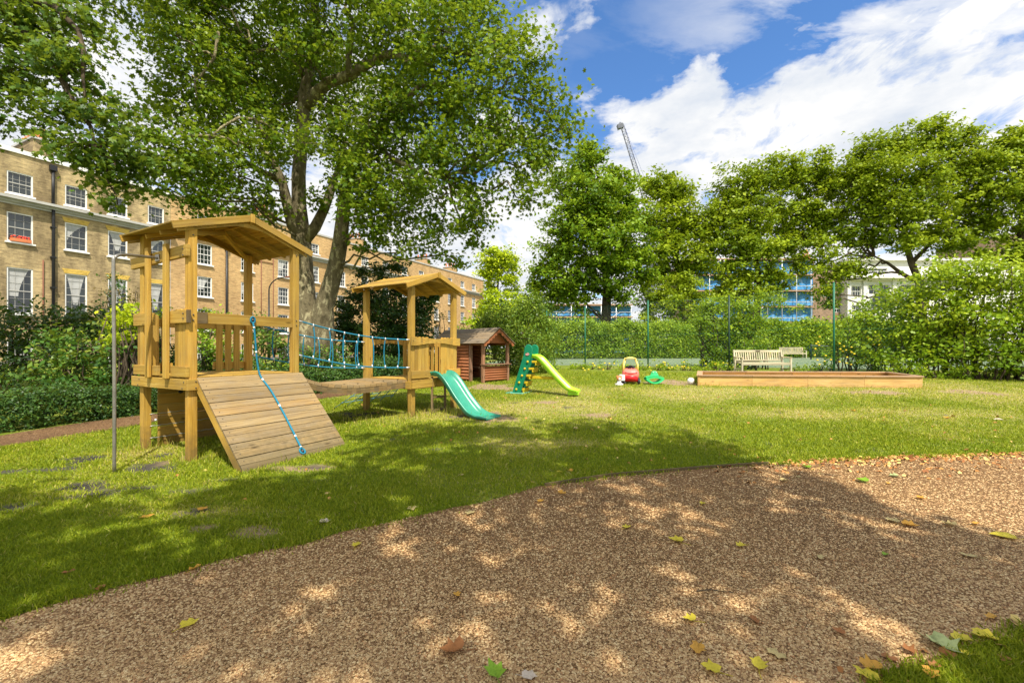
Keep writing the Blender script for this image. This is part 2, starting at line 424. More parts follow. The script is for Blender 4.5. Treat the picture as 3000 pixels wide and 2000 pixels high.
def tree(name, label, base, limbs, blobs, mat, bark, dens=14, per=34, crad=.55, size=.2, shape=DIAM, shell=.5, twig=.35, root_r=.35, up=.7, zs=1.0, group=None, cat='tree', branch_r=.09, flat=.6):
    """limbs: list of (points, radii); blobs world (c, r)"""
    e = empty(name, base, label, cat, group)
    mb = MB()
    for pts, rad in limbs: mb.tube(pts, rad, 12)
    mb.build('trunk', bark, e)
    tips = [Vector(p) for pts, _ in limbs for p in pts[1:]]
    cc, oo, bb = clumpset(blobs, dens, per, crad, shell, zs)
    br = MB()
    for c, r in blobs:
        c = Vector(c); q = min(tips, key=lambda t: (t - c).length + max(0, t.z - c.z) * 1.5)
        br.tube(wiggle(q, c, 6, .14, .05), [branch_r * (1 - .1 * i) for i in range(7)], 6)
    sel = rng.random(len(cc)) < twig
    for c, b in zip(cc[sel], bb[sel]): br.tube(wiggle(b, c, 3, .2), [branch_r * .33, branch_r * .25, branch_r * .18, branch_r * .08], 4, cap=False)
    br.build('branch', bark, e)
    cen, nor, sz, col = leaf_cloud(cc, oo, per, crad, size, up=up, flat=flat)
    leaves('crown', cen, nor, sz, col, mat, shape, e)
    return e
def shrub(name, label, blobs, mat, dens=60, per=22, crad=.28, size=.10, shape=DIAM, shell=.4, zs=.9, up=.5, cat='shrub', group=None, stems=4):
    b0 = Vector(blobs[0][0]); base = (b0.x, b0.y, ground_z(b0.x, b0.y))
    e = empty(name, base, label, cat, group)
    cc, oo, bb = clumpset(blobs, dens, per, crad, shell, zs)
    keep = cc[:, 2] > ground_np(cc[:, 0], cc[:, 1]) - .02
    q = cc * 2.3; keep &= (np.sin(q[:, 0] * 1.9 + 1.1 * q[:, 2]) * np.sin(q[:, 1] * 1.6 + .7) * np.cos(q[:, 2] * 2.3 + q[:, 0] * .6)) > -.30
    cc, oo, bb = cc[keep], oo[keep], bb[keep]
    mb = MB()
    for c, r in blobs:
        for _ in range(stems):
            q = Vector(c) + Vector((random.uniform(-.5, .5) * r, random.uniform(-.5, .5) * r, random.uniform(0, .5) * r))
            g = (c[0] + random.uniform(-.25, .25) * r, c[1] + random.uniform(-.25, .25) * r, ground_z(c[0], c[1]) - .03)
            mb.tube(wiggle(g, q, 4, .12), [.03, .026, .02, .015, .01], 5)
    mb.build('stem', M['bark_dark'], e)
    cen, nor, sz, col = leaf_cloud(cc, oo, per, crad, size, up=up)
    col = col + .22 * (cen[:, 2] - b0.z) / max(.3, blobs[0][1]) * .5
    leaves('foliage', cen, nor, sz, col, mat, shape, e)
    return e
def hedge(name, label, p0, p1, width, h, mat, dens=55, per=16, crad=.2, size=.08, wob=.08, round_=.25, group=None, z0=None):
    p0, p1 = Vector(p0), Vector(p1); L = (p1 - p0).length; d = (p1 - p0) / L; s = Vector((d.y, -d.x, 0))
    e = empty(name, p0.lerp(p1, .5), label, 'hedge', group)
    n_ = int(dens * (L * h * 2 + L * width * 1.3))
    t = rng.random(n_) * L; face = rng.random(n_)
    hh = h * (1 + wob * np.sin(t * 1.7 + rng.random()) + wob * .7 * np.sin(t * 4.3))
    a = np.where(face < .62, np.sign(rng.random(n_) - .35) * (1 - .12 * rng.random(n_)), rng.uniform(-1, 1, n_))
    z = np.where(face < .62, hh * rng.random(n_), hh * (1 - .15 * rng.random(n_)))
    a = a * (1 - round_ * (z / hh) ** 3)
    off = width / 2 * a * (1 + .12 * rng.normal(size=n_))
    cc = np.array(p0)[None] + np.array(d)[None] * t[:, None] + np.array(s)[None] * off[:, None]
    cc[:, 2] = (ground_np(cc[:, 0], cc[:, 1]) if z0 is None else z0) + z
    oo = np.array(s)[None] * np.sign(off)[:, None] * .7 + np.array([0, 0, .5])
    cen, nor, sz, col = leaf_cloud(cc, oo, per, crad, size, up=.4, flat=.9)
    leaves('foliage', cen, nor, sz, col, mat, DIAM, e)
    mb = MB()
    for i in range(int(L * 3)):
        q = p0 + d * (i + .5) / 3 + s * random.uniform(-.3, .3) * width; g = (ground_z(q.x, q.y) if z0 is None else z0) - .05
        mb.tube(wiggle((q.x, q.y, g), (q.x + random.uniform(-.1, .1), q.y, g + h * .85), 3, .1), [.03, .025, .02, .01], 5)
    mb.build('stem', M['bark_dark'], e)
    return e
# ================================================================== SETTING
edge_px = [(0, 1822), (120, 1782), (238, 1750), (372, 1716), (506, 1686), (655, 1640), (780, 1613), (893, 1596), (1012, 1556), (1190, 1516), (1400, 1474), (1581, 1428), (1786, 1396), (2092, 1371), (2423, 1351), (2679, 1341), (3000, 1331)]
far_pts = [(-14, -5.0), (-8, -1.2), (-4.2, 1.45)] + [tuple(G(*p))[:2] for p in edge_px] + [(12, 7.0), (22, 8.3), (40, 9)]
near_pts = [(-14, -9.5), (-8, -5), (-3, -1.6), (0, .75), (1.15, 1.66), (1.54, 1.93), (1.77, 2.03), (2.23, 2.16), (2.69, 2.27), (4, 2.6), (8, 3.4), (22, 5.0), (40, 6)]
fx, fy = np.array(far_pts).T; nx_, ny_ = np.array(near_pts).T
def far_edge(x): return np.interp(x, fx, fy)
def near_edge(x): return np.interp(x, nx_, ny_)
path_c = [(-14.0, 0.5), (-10.5, 3.4), (-8.6, 5.35), (-7.75, 6.6), (-7.05, 8.2), (-4.6, 11.7), (-2.8, 14.0), (-.8, 17.0)]
def seg_dist(x, y, pts):
    best = np.full(np.shape(x), 1e9)
    for (ax, ay), (bx, by) in zip(pts[:-1], pts[1:]):
        dx, dy = bx - ax, by - ay; t = np.clip(((x - ax) * dx + (y - ay) * dy) / (dx * dx + dy * dy), 0, 1)
        best = np.minimum(best, np.hypot(x - ax - t * dx, y - ay - t * dy))
    return best
def ell(x, y, px, py, rx, ry):
    c = G(px, py); a = rx * c.y / F; b = abs(G(px, py - ry).y - c.y)
    return np.exp(-(((x - c.x) / a) ** 2 + ((y - c.y) / b) ** 2))
def vnoise(x, y, s, seed=0):
    """smooth value noise"""
    r = np.random.default_rng(seed); T = r.random((64, 64))
    u, v = x * s, y * s; i, j = np.floor(u).astype(int), np.floor(v).astype(int); fu, fv = u - i, v - j
    fu = fu * fu * (3 - 2 * fu); fv = fv * fv * (3 - 2 * fv)
    g = lambda a, b: T[a % 64, b % 64]
    return (g(i, j) * (1 - fu) + g(i + 1, j) * fu) * (1 - fv) + (g(i, j + 1) * (1 - fu) + g(i + 1, j + 1) * fu) * fv
def fbm(x, y, s, seed=0): return (vnoise(x, y, s, seed) + .5 * vnoise(x, y, s * 2.1, seed + 1) + .25 * vnoise(x, y, s * 4.3, seed + 2)) / 1.75
def masks(x, y):
    n1 = fbm(x, y, 2.2, 5); n2 = fbm(x, y, .7, 9); n3 = fbm(x, y, 6, 15)
    bare = np.zeros_like(x)
    for p in [(1440, 1222, 130, 16), (1740, 1216, 75, 10), (735, 1562, 95, 26), (600, 1548, 60, 16), (1440, 1134, 90, 12), (1980, 1122, 90, 9), (2560, 1150, 120, 7), (1590, 1180, 60, 6), (2860, 1150, 90, 9), (470, 1360, 30, 12), (880, 1372, 120, 10), (560, 1345, 60, 12), (1260, 1205, 60, 8)]:
        bare = np.maximum(bare, ell(x, y, *p))
    bare = np.clip((bare + (n1 - .5) * 1.1 - .45) * 3.2, 0, 1)
    dry = np.zeros_like(x)
    for p in [(2100, 1150, 600, 22), (2500, 1145, 420, 20), (2750, 1140, 400, 34), (1700, 1195, 260, 30), (1300, 1215, 160, 18), (2500, 1210, 500, 20), (1600, 1300, 300, 12), (420, 1325, 120, 20), (640, 1500, 220, 22)]:
        dry = np.maximum(dry, ell(x, y, *p))
    dry = np.clip(dry * 1.1 + (n2 - .5) * 1.2 + (n1 - .5) * .8, 0, 1)
    mat_ = np.zeros_like(x)
    for p in [(520, 1338, 60, 9), (440, 1372, 75, 15), (350, 1395, 70, 12), (270, 1425, 90, 14), (150, 1375, 90, 7), (20, 1385, 45, 8), (250, 1345, 70, 8), (15, 1492, 60, 14), (570, 1438, 70, 9), (450, 1425, 40, 8), (660, 1405, 40, 6), (890, 1425, 40, 6), (1010, 1235, 50, 6), (1060, 1215, 60, 6), (870, 1405, 90, 5), (1330, 1218, 60, 8), (230, 1455, 60, 8)]:
        mat_ = np.maximum(mat_, ell(x, y, *p))
    n4 = fbm(x * .7 + y * .35, y * 1.3, 3.1, 41); mat_ = np.clip((mat_ ** .6 * .9 + (n3 - .5) * 1.5 + (n4 - .5) * 1.3 - .50) * 3, 0, 1)
    return bare, dry, mat_

def axis(a0, a1, step, far):
    fine = list(np.arange(a0, a1 + 1e-6, step)); lo, hi = [], []; d = step
    while fine[0] - (lo[-1] if lo else fine[0]) < far and (not lo or fine[0] - lo[-1] < far):
        d *= 1.35; lo.append((lo[-1] if lo else fine[0]) - d)
        if fine[0] - lo[-1] > far: break
    d = step
    while True:
        d *= 1.35; hi.append((hi[-1] if hi else fine[-1]) + d)
        if hi[-1] - fine[-1] > far: break
    return np.array(lo[::-1] + fine + hi)
def sheet(name, X, Y, mat, dz=0.0, attrs=None, kind='structure'):
    nx, ny = X.shape; Z = ground_np(X, Y) + dz
    me = bpy.data.meshes.new(name); V = np.stack([X, Y, Z], -1).reshape(-1, 3)
    idx = np.arange(nx * ny).reshape(nx, ny)
    q = np.stack([idx[:-1, :-1], idx[1:, :-1], idx[1:, 1:], idx[:-1, 1:]], -1).reshape(-1, 4)
    me.vertices.add(len(V)); me.vertices.foreach_set('co', V.astype(np.float32).ravel())
    me.loops.add(q.size); me.loops.foreach_set('vertex_index', q.astype(np.int32).ravel())
    me.polygons.add(len(q)); me.polygons.foreach_set('loop_start', (np.arange(len(q)) * 4).astype(np.int32))
    me.polygons.foreach_set('use_smooth', np.ones(len(q), bool))
    if attrs is not None:
        ca = me.color_attributes.new('Mask', 'FLOAT_COLOR', 'POINT')
        A = np.stack([a.ravel() for a in attrs] + [np.ones(X.size)], 1); ca.data.foreach_set('color', A.astype(np.float32).ravel())
    me.materials.append(mat); me.update(calc_edges=True); me.validate()
    o = bpy.data.objects.new(name, me); COL.objects.link(o); tag(o, kind=kind); return o

# lawn / earth material
m, nt = new_mat('lawn_ground'); n = N(nt)
p = n.pos(); sep = n.node('ShaderNodeSeparateColor'); n.link(n.attr('Mask'), sep.inputs[0])
f1 = n.noise(p, 1.3, 4, .6); f2 = n.noise(p, 22, 5, .7); f3 = n.noise(p, 120, 3, .7)
g = n.ramp(f2, [(.3, (.06, .09, .008)), (.55, (.15, .20, .016)), (.8, (.26, .29, .035))])
g = n.mix(n.ramp(f1, [(.35, 0), (.7, .5)]), g, (.20, .22, .05))
dry = n.ramp(f3, [(.3, (.26, .21, .08)), (.7, (.48, .41, .19))])
bare = n.ramp(n.math('ADD', n.math('MULTIPLY', f2, .6), n.math('MULTIPLY', f3, .4)), [(.3, (.16, .11, .06)), (.55, (.32, .23, .14)), (.8, (.46, .36, .23))])
rub = n.node('ShaderNodeTexVoronoi', feature='F1'); n.put(rub.inputs['Vector'], n.mapping(p, (38, 38, 38), rot=(0, 0, .5))); rub.inputs['Randomness'].default_value = .15; rub.inputs['Scale'].default_value = 1
matc = n.ramp(rub.outputs['Distance'], [(.25, (.020, .019, .016)), (.5, (.075, .068, .060))])
col = n.mix(n.math('MULTIPLY', sep.outputs[1], .8), g, dry)
col = n.mix(sep.outputs[0], col, bare); col = n.mix(sep.outputs[2], col, matc)
n.out(col, .95, n.bump(n.math('ADD', f2, f3), .7, .02), spec=.1); M['lawn'] = m

def gravel_material(name, tint=(1.22, .93, .60), sc_=140):
    m, nt = new_mat(name); n = N(nt)
    p = n.pos()
    v = n.node('ShaderNodeTexVoronoi', feature='F1'); n.put(v.inputs['Vector'], p); v.inputs['Scale'].default_value = sc_
    v2 = n.node('ShaderNodeTexVoronoi', feature='DISTANCE_TO_EDGE'); n.put(v2.inputs['Vector'], p); v2.inputs['Scale'].default_value = sc_
    sp = n.node('ShaderNodeSeparateColor'); n.link(v.outputs['Color'], sp.inputs[0])
    c = n.ramp(sp.outputs[0], [(0, (.15, .10, .06)), (.25, (.21, .145, .085)), (.5, (.30, .21, .13)), (.72, (.37, .28, .18)), (.9, (.45, .37, .26)), (1, (.26, .155, .09))])
    c = n.mix(n.ramp(v2.outputs['Distance'], [(0, .6), (.10, 0)]), c, (.10, .07, .045))
    big = n.noise(p, .9, 6, .68)
    c = n.mix(1.0, c, n.ramp(big, [(.32, (.86, .82, .77)), (.5, (1.08, 1.07, 1.03)), (.68, (1.28, 1.27, 1.20))]), 'MULTIPLY')
    c = n.mix(1.0, c, tint, 'MULTIPLY')
    h = n.math('ADD', n.math('MULTIPLY', n.ramp(v2.outputs['Distance'], [(0, 0), (.25, 1)]), 1.0), n.math('MULTIPLY', sp.outputs[1], .8))
    n.out(c, .85, n.bump(h, 1.0, .010), spec=.25); return m
M['gravel'] = gravel_material('pea_gravel')
M['path'] = gravel_material('brown_path_gravel', (.74, .58, .44), 60)
m, nt = new_mat('tennis_court_surface'); n = N(nt)
n.out(n.ramp(n.noise(n.pos(), 1.5, 5, .6), [(.3, (.12, .17, .10)), (.7, (.18, .22, .14))]), .9, spec=.15); M['court'] = m

gx, gy = axis(-16, 17, .12, 700), axis(-5, 21, .12, 700)
GX, GY = np.meshgrid(gx, gy, indexing='ij')
b_, d_, m_ = masks(GX, GY)
sheet('lawn', GX, GY, M['lawn'], 0, (b_, d_, m_))
# gravel path sheet, ragged edges
ts = np.concatenate([np.arange(-12, 16, .05)]); tv = np.linspace(0, 1, 60)
TX, TV = np.meshgrid(ts, tv, indexing='ij')
lo = near_edge(TX) + (fbm(TX, TX * 0 + 3, 3.0, 31) - .5) * .18; hi = far_edge(TX) + (fbm(TX, TX * 0 + 8, 3.5, 37) - .5) * .12
sheet('gravel_path', TX, lo + (hi - lo) * TV, M['gravel'], .006)
# narrow far path
pc = np.array(path_c); ln = np.concatenate([[0], np.cumsum(np.hypot(*np.diff(pc, axis=0).T))]); tt = np.linspace(0, ln[-1], 160)
cx_, cy_ = np.interp(tt, ln, pc[:, 0]), np.interp(tt, ln, pc[:, 1])
tx, ty = np.gradient(cx_), np.gradient(cy_); l = np.hypot(tx, ty); tx, ty = tx / l, ty / l
w = np.linspace(-1, 1, 9)[None, :] * (.52 + .08 * np.sin(tt * 2.1))[:, None]
sheet('path', cx_[:, None] - ty[:, None] * w, cy_[:, None] + tx[:, None] * w, M['path'], .008)
# tennis court
cu = np.linspace(0, 1, 60); cv = np.linspace(0, 1, 40); CU, CV = np.meshgrid(cu, cv, indexing='ij')
sheet('court', -2 + 34 * CU + 3 * CV, (22.3 - .1 * 34 * CU * 1.8) + CV * (18 + 5 * CU), M['court'], .006)

# --- grass blades: one countless carpet
def blades(name, x, y, h, wd, col, lean=.5, mat=None):
    n_ = len(x); z = ground_np(x, y) - .003
    an = rng.random(n_) * 2 * np.pi; ln_ = rng.random(n_) * 2 * np.pi; la = np.abs(rng.normal(size=n_)) * lean * h
    dx, dy = np.cos(an) * wd / 2, np.sin(an) * wd / 2; lx, ly = np.cos(ln_) * la, np.sin(ln_) * la
    v = np.stack([np.stack([x - dx, y - dy, z], 1), np.stack([x + dx, y + dy, z], 1),
                  np.stack([x + dx * .7 + lx * .4, y + dy * .7 + ly * .4, z + h * .6], 1), np.stack([x + lx, y + ly, z + h], 1), np.stack([x - dx * .7 + lx * .4, y - dy * .7 + ly * .4, z + h * .6], 1)], 1).reshape(-1, 3)
    me = bpy.data.meshes.new(name); k = 5
    me.vertices.add(n_ * k); me.vertices.foreach_set('co', v.astype(np.float32).ravel())
    me.loops.add(n_ * k); me.loops.foreach_set('vertex_index', np.arange(n_ * k, dtype=np.int32))
    me.polygons.add(n_); me.polygons.foreach_set('loop_start', (np.arange(n_) * k).astype(np.int32))
    ca = me.color_attributes.new('Col', 'FLOAT_COLOR', 'POINT'); c = np.repeat(np.clip(col, 0, 1), k)
    ca.data.foreach_set('color', np.stack([c, c, c, np.ones_like(c)], 1).astype(np.float32).ravel())
    me.materials.append(mat); me.update(calc_edges=True); me.validate()
    o = bpy.data.objects.new(name, me); COL.objects.link(o); return o
m, nt = new_mat('grass_blade'); n = N(nt)
gc = n.ramp(n.attr('Col'), [(0, (.085, .145, .006)), (.35, (.23, .31, .011)), (.6, (.40, .44, .022)), (.8, (.56, .50, .09)), (1, (.62, .52, .21))])
n.out(gc, .55, spec=.3, translucent=gc, tfac=.3); M['grass'] = m
def frustum_pts(n_, z0, z1, pw):
    u = rng.random(n_); a = 1 - pw
    Z = (z0 ** a + u * (z1 ** a - z0 ** a)) ** (1 / a)
    return rng.uniform(-1.3, 1.3, n_) * Z + rng.uniform(-.3, .3, n_), Z
x, y = frustum_pts(900000, 1.4, 20, 1.1)
b_, d_, m_ = masks(x, y)
fe = far_edge(x) + (fbm(x, x * 0 + 8, 3.5, 37) - .5) * .12; ne = near_edge(x) + (fbm(x, x * 0 + 3, 3.0, 31) - .5) * .18
jit = rng.normal(size=len(x)) * .035 - .10 * (rng.random(len(x)) < .07) * rng.random(len(x)) * 2
ok = ((y > fe + jit) | (y < ne + jit)) & (seg_dist(x, y, path_c) > .52 + jit)
# stop at the hedge line beyond the narrow path
bed = (x < np.interp(y, [0, 5.35, 6.6, 8.2, 11.7, 14], [-11.5, -8.9, -8.1, -7.4, -5.0, -3.1]) - .1)
ok &= ~bed & ~((x > 2.5) & (y > 18.6 - .15 * x)) & ~(y > 19)
ok &= rng.random(len(x)) > np.clip(b_ * .85 + m_ * .90, 0, 1)
# not inside the sandpit
x, y, b_, d_, m_ = x[ok], y[ok], b_[ok], d_[ok], m_[ok]
lush = fbm(x, y, 1.6, 77)
h = (.018 + .022 * rng.random(len(x))) * (.7 + .8 * lush) * (1 - .35 * d_) * (1 + .02 * y)
col = .18 + .40 * rng.random(len(x)) * (.6 + lush) + .34 * d_ * rng.random(len(x)) + (rng.random(len(x)) < .03 + .16 * d_) * .4
wd = np.clip(.0035 + .0009 * y, .004, .02) * (.8 + .5 * rng.random(len(x)))
tag(blades('grass', x, y, h, wd, col, .75, M['grass']), kind='stuff')
M['pebble'] = None
m, nt = new_mat('loose_pebble'); n = N(nt)
c = n.ramp(n.attr('Col'), [(0, (.19, .10, .045)), (.22, (.295, .17, .075)), (.45, (.41, .255, .115)), (.7, (.52, .35, .165)), (.88, (.64, .48, .26)), (1, (.40, .19, .075))])
n.out(c, .7, spec=.3); M['pebble'] = m
def pebbles(name, x, y, r, mat):
    n_ = len(x)
    base = np.array([(1, 0, 0), (.5, .87, 0), (-.5, .87, 0), (-1, 0, 0), (-.5, -.87, 0), (.5, -.87, 0), (.35, .3, .8), (-.45, .1, .8), (.05, -.42, .8)])
    fc = [(0, 1, 6), (1, 2, 7, 6), (2, 3, 7), (3, 4, 8, 7), (4, 5, 8), (5, 0, 6, 8), (6, 7, 8)]
    k = len(base); an = rng.random(n_) * 6.28; ca_, sa = np.cos(an), np.sin(an)
    st = r[:, None] * (1 + .45 * rng.random((n_, 3))); jit = 1 + .18 * rng.normal(size=(n_, k, 3))
    b = base[None] * jit; bx = b[..., 0] * st[:, None, 0]; by = b[..., 1] * st[:, None, 1]; bz = b[..., 2] * r[:, None] * .75
    X = x[:, None] + bx * ca_[:, None] - by * sa[:, None]; Y = y[:, None] + bx * sa[:, None] + by * ca_[:, None]
    Z = (ground_np(x, y) + .006)[:, None] + bz
    V = np.stack([X, Y, Z], -1).reshape(-1, 3)
    li = np.concatenate([f for f in map(np.array, fc)]); ls = np.cumsum([0] + [len(f) for f in fc][:-1]); L = len(li)
    me = bpy.data.meshes.new(name); me.vertices.add(n_ * k); me.vertices.foreach_set('co', V.astype(np.float32).ravel())
    me.loops.add(n_ * L); me.loops.foreach_set('vertex_index', (np.arange(n_)[:, None] * k + li[None]).astype(np.int32).ravel())
    me.polygons.add(n_ * len(fc)); me.polygons.foreach_set('loop_start', (np.arange(n_)[:, None] * L + ls[None]).astype(np.int32).ravel())
    me.polygons.foreach_set('use_smooth', np.ones(n_ * len(fc), bool))
    at = me.color_attributes.new('Col', 'FLOAT_COLOR', 'POINT'); c = np.repeat(rng.random(n_), k)
    at.data.foreach_set('color', np.stack([c, c, c, c * 0 + 1], 1).astype(np.float32).ravel())
    me.materials.append(mat); me.update(calc_edges=True); me.validate()
    o = bpy.data.objects.new(name, me); COL.objects.link(o); return o
x, y = frustum_pts(230000, 1.45, 6.5, 1.9)
ok = (y < far_edge(x) - .01) & (y > near_edge(x) + .01); x, y = x[ok], y[ok]
tag(pebbles('gravel', x, y, .0024 + .0034 * rng.random(len(x)) ** 2 + .0005 * y, M['pebble']), kind='stuff')
# timber edging showing as a dark line along the lawn
e = MB(); xs = np.linspace(.35, 3.2, 16)
for a, b in zip(xs[:-1], xs[1:]):
    e.beam((a, float(far_edge(a)) + .01, ground_z(a, float(far_edge(a))) + .012), (b, float(far_edge(b)) + .01, ground_z(b, float(far_edge(b))) + .012), .018, .05)
tag(e.build('path_edging', M['dark_wood'], loc=(1.7, float(far_edge(1.7)), .03)), 'thin dark timber edging board between the lawn and the gravel', 'edging')

# --- leaf litter drift along the sunny gravel edge (countless) and single leaves
xs = rng.uniform(2.4, 8.2, 900); ys = far_edge(xs) - np.abs(rng.normal(size=900)) ** 1.5 * .16 + .06
keep = rng.random(900) < np.clip((xs - 2.0) / 2.6, .12, 1); xs, ys = xs[keep], ys[keep]
x2 = rng.uniform(1.3, 3.4, 34); y2 = near_edge(x2) - rng.random(34) * .35 + .12
x3 = rng.uniform(-4, 10, 260); y3 = rng.uniform(4, 12.5, 260); k3 = (y3 > far_edge(x3) + .1); x3, y3 = x3[k3], y3[k3]
xs, ys = np.concatenate([xs, x2, x3]), np.concatenate([ys, y2, y3])
cen = np.stack([xs, ys, ground_np(xs, ys) + .02 + .015 * rng.random(len(xs))], 1)
nor = rng.normal(size=(len(xs), 3)) * .35 + np.array([0, 0, 1])
m, nt = new_mat('leaf_litter'); n = N(nt)
n.out(n.ramp(n.attr('Col'), [(0, (.28, .11, .04)), (.5, (.52, .25, .07)), (.8, (.66, .46, .18)), (1, (.64, .58, .12))]), .65, spec=.2); M['litter'] = m
tag(leaves('leaf_litter', cen, nor, .03 + .05 * rng.random(len(xs)), rng.random(len(xs)) ** 1.5, M['litter'], LOBE, curl=1.1), kind='stuff')

def fallen(px, py, c, size, label):
    g = G(px, py); k = 36
    mb = MB(); an0 = random.random() * 6.28; sq = random.uniform(.7, 1); cu = random.uniform(.2, .9)
    vs = []
    size *= .88
    lob = {'yellow': PLANE, 'green': PLANE, 'pale green': PLANE}.get(c, random.choice((PLANE, LOBE)))
    for sx, sy in lob:
        sx += random.uniform(-.05, .05); sy += random.uniform(-.05, .05)
        X, Y = sx * size * sq, sy * size; z = cu * (abs(X) * .35 + X * X / size * .8 + .5 * Y * Y / size) + random.uniform(0, .10) * size
        vs.append(Vector((X * math.cos(an0) - Y * math.sin(an0), X * math.sin(an0) + Y * math.cos(an0), .014 + z)))
    i = len(mb.v); c0 = Vector((0, 0, .016)); mb.v += [c0 + g] + [v + g for v in vs]
    for q in range(len(vs)): mb.face([0, 1 + q, 1 + (q + 1) % len(vs)], [(0, 0)] * 3, True)
    st = Vector((math.sin(an0), -math.cos(an0), 0))
    mb.tube([g + Vector((0, 0, .014)), g + st * size * .45 + Vector((0, 0, .012)), g + st * size * .95 + Vector((.01, 0, .012))], .0016, 4)
    o = mb.build('fallen_leaf', DL[c], loc=g); tag(o, label, 'leaf', 'fallen leaves on the gravel and lawn')
FL = [(1979, 1588, 'yellow', .13, 'clear yellow leaf in the middle of the gravel, larger of the middle pair'), (2169, 1604, 'yellow', .09, 'small clear yellow leaf in the middle of the gravel, right of the larger one'),
(2403, 1637, 'tan', .09, 'dull tan leaf lying by a light patch on the gravel'), (2592, 1630, 'green', .06, 'tiny pale green leaf right of the dull tan leaf on gravel'),
(2613, 1530, 'tan', .12, 'left leaf of the two touching tan and orange leaves on gravel'), (2667, 1544, 'orange', .13, 'orange leaf beside the tan one on the right gravel'),
(2779, 1541, 'tan', .11, 'flat tan leaf on the right gravel between two orange leaves'), (2856, 1539, 'orange', .09, 'small orange leaf near the big yellow curled leaf'),
(2941, 1576, 'yellow', .18, 'big curled yellow leaf on the gravel near the right border'), (2838, 1632, 'tan', .11, 'flat tan leaf below the big curled yellow one'),
(2059, 1479, 'yellow', .07, 'small yellow leaf on the upper gravel below the shaded lawn edge'), (2700, 1464, 'orange', .09, 'orange leaf at the edge of the sunlit gravel'),
(2524, 1412, 'green', .15, 'fresh green leaf lying on the sunlit gravel'), (2620, 1398, 'pale green', .13, 'faded pale green leaf behind the fresh green leaf'),
(2363, 1372, 'green', .13, 'bright green leaf in the brown leaves along the lawn edge'), (2295, 1411, 'tan', .1, 'tan leaf left of the sunlit gravel patch'),
(2340, 1400, 'tan', .08, 'small tan leaf on the sunlit gravel patch, near the lawn'), (2602, 1419, 'orange', .08, 'small orange leaf right of the fresh green leaf'),
(2019, 1822, 'yellow', .085, 'lone small yellow leaf on the lower gravel'), (2211, 1824, 'brown', .08, 'curled rust brown leaf right of the lone yellow leaf'),
(2045, 1910, 'orange', .11, 'orange leaf above the yellow three lobed leaf at the bottom'), (2082, 1966, 'yellow', .10, 'yellow three lobed leaf at the bottom edge'),
(2223, 1957, 'yellow', .11, 'large yellow leaf with long stalk at the bottom edge'), (2274, 1924, 'tan', .10, 'folded tan leaf beside the long stalked yellow leaf'),
(2457, 1857, 'brown', .07, 'small brown leaf on bare gravel near the lower right'), (2901, 1814, 'orange', .09, 'orange leaf on gravel above the corner grass'),
(2662, 1912, 'brown', .09, 'pinkish brown leaf at the tip of the corner grass'), (2765, 1903, 'pale green', .17, 'large pale green leaf on the edge of the corner grass'),
(2817, 1880, 'yellow', .12, 'ochre leaf touching the large pale green leaf'), (2887, 1874, 'yellow', .13, 'wide yellow leaf beside the ochre one at the corner grass'),
(2555, 1964, 'orange', .12, 'orange leaf on the lower tip of the corner grass'), (2536, 1988, 'yellow', .12, 'yellow leaf cut by the bottom edge near the corner grass'),
(2606, 1936, 'brown', .08, 'dark brown leaf between gravel and corner grass'), (2739, 1960, 'brown', .07, 'red brown leaf standing in the corner grass'),
(2728, 1986, 'orange', .09, 'rusty leaf at the very bottom in the corner grass'), (2948, 1942, 'brown', .10, 'brown leaf in the corner grass near the right border'),
(2828, 1922, 'yellow', .06, 'tiny yellow leaf below the large pale green leaf'), (554, 1834, 'yellow', .10, 'lone yellow leaf on the gravel at the lower left'),
(1045, 1601, 'yellow', .10, 'yellow leaf on the gravel just below the lawn edge'), (570, 1671, 'orange', .09, 'round ochre leaf on the gravel at the left lawn edge'),
(295, 1731, 'brown', .08, 'brown leaf at the left lawn edge'), (202, 1681, 'brown', .08, 'brown leaf sunk in the grass at the far left'),
(429, 1519, 'orange', .13, 'long orange leaf on the shaded lawn below the steel pole'), (593, 1496, 'orange', .12, 'bright orange leaf on the shaded lawn below the ramp'),
(952, 1533, 'pale', .11, 'pale pinkish upright leaf on the shaded lawn'), (1208, 1493, 'tan', .12, 'tan leaf in grass close to the gravel'),
(1378, 1506, 'tan', .11, 'tan leaf on the gravel beside the curved lawn edge'), (1339, 1749, 'orange', .06, 'tiny ochre leaf in the middle left of the gravel'),
(1324, 1913, 'brown', .14, 'large curled brown leaf on the lower gravel'), (1645, 1450, 'orange', .12, 'ochre leaf near the lawn edge in the middle'),
(1837, 1548, 'yellow', .09, 'small yellow leaf left of the middle pair on gravel'), (1448, 1976, 'green', .15, 'large green and yellow leaf at the bottom edge'),
(1585, 1472, 'orange', .09, 'ochre leaf left of the one near the lawn edge'), (1550, 1988, 'pale', .09, 'dull pale leaf beside the large green one'),
(1671, 1384, 'orange', .11, 'orange leaf in the shaded lawn above the gravel'), (1686, 1259, 'tan', .12, 'tan leaf on the lawn where the shade begins'),
(2500, 1205, 'orange', .11, 'orange leaf on the sunny lawn before the sandpit'), (2774, 1227, 'orange', .16, 'orange leaf on the sunny lawn at the right'),
(2925, 1232, 'pale', .15, 'pale leaf on the sunny lawn near the right border'), (2506, 1263, 'brown', .09, 'small brown leaf on the sunny lawn'), (1640, 1385, 'yellow', .09, 'yellow leaf beside an orange one in the shaded lawn'),
(1350, 1395, 'tan', .09, 'tan leaf on the shaded lawn right of the ramp foot')]
for a in FL: fallen(*a)
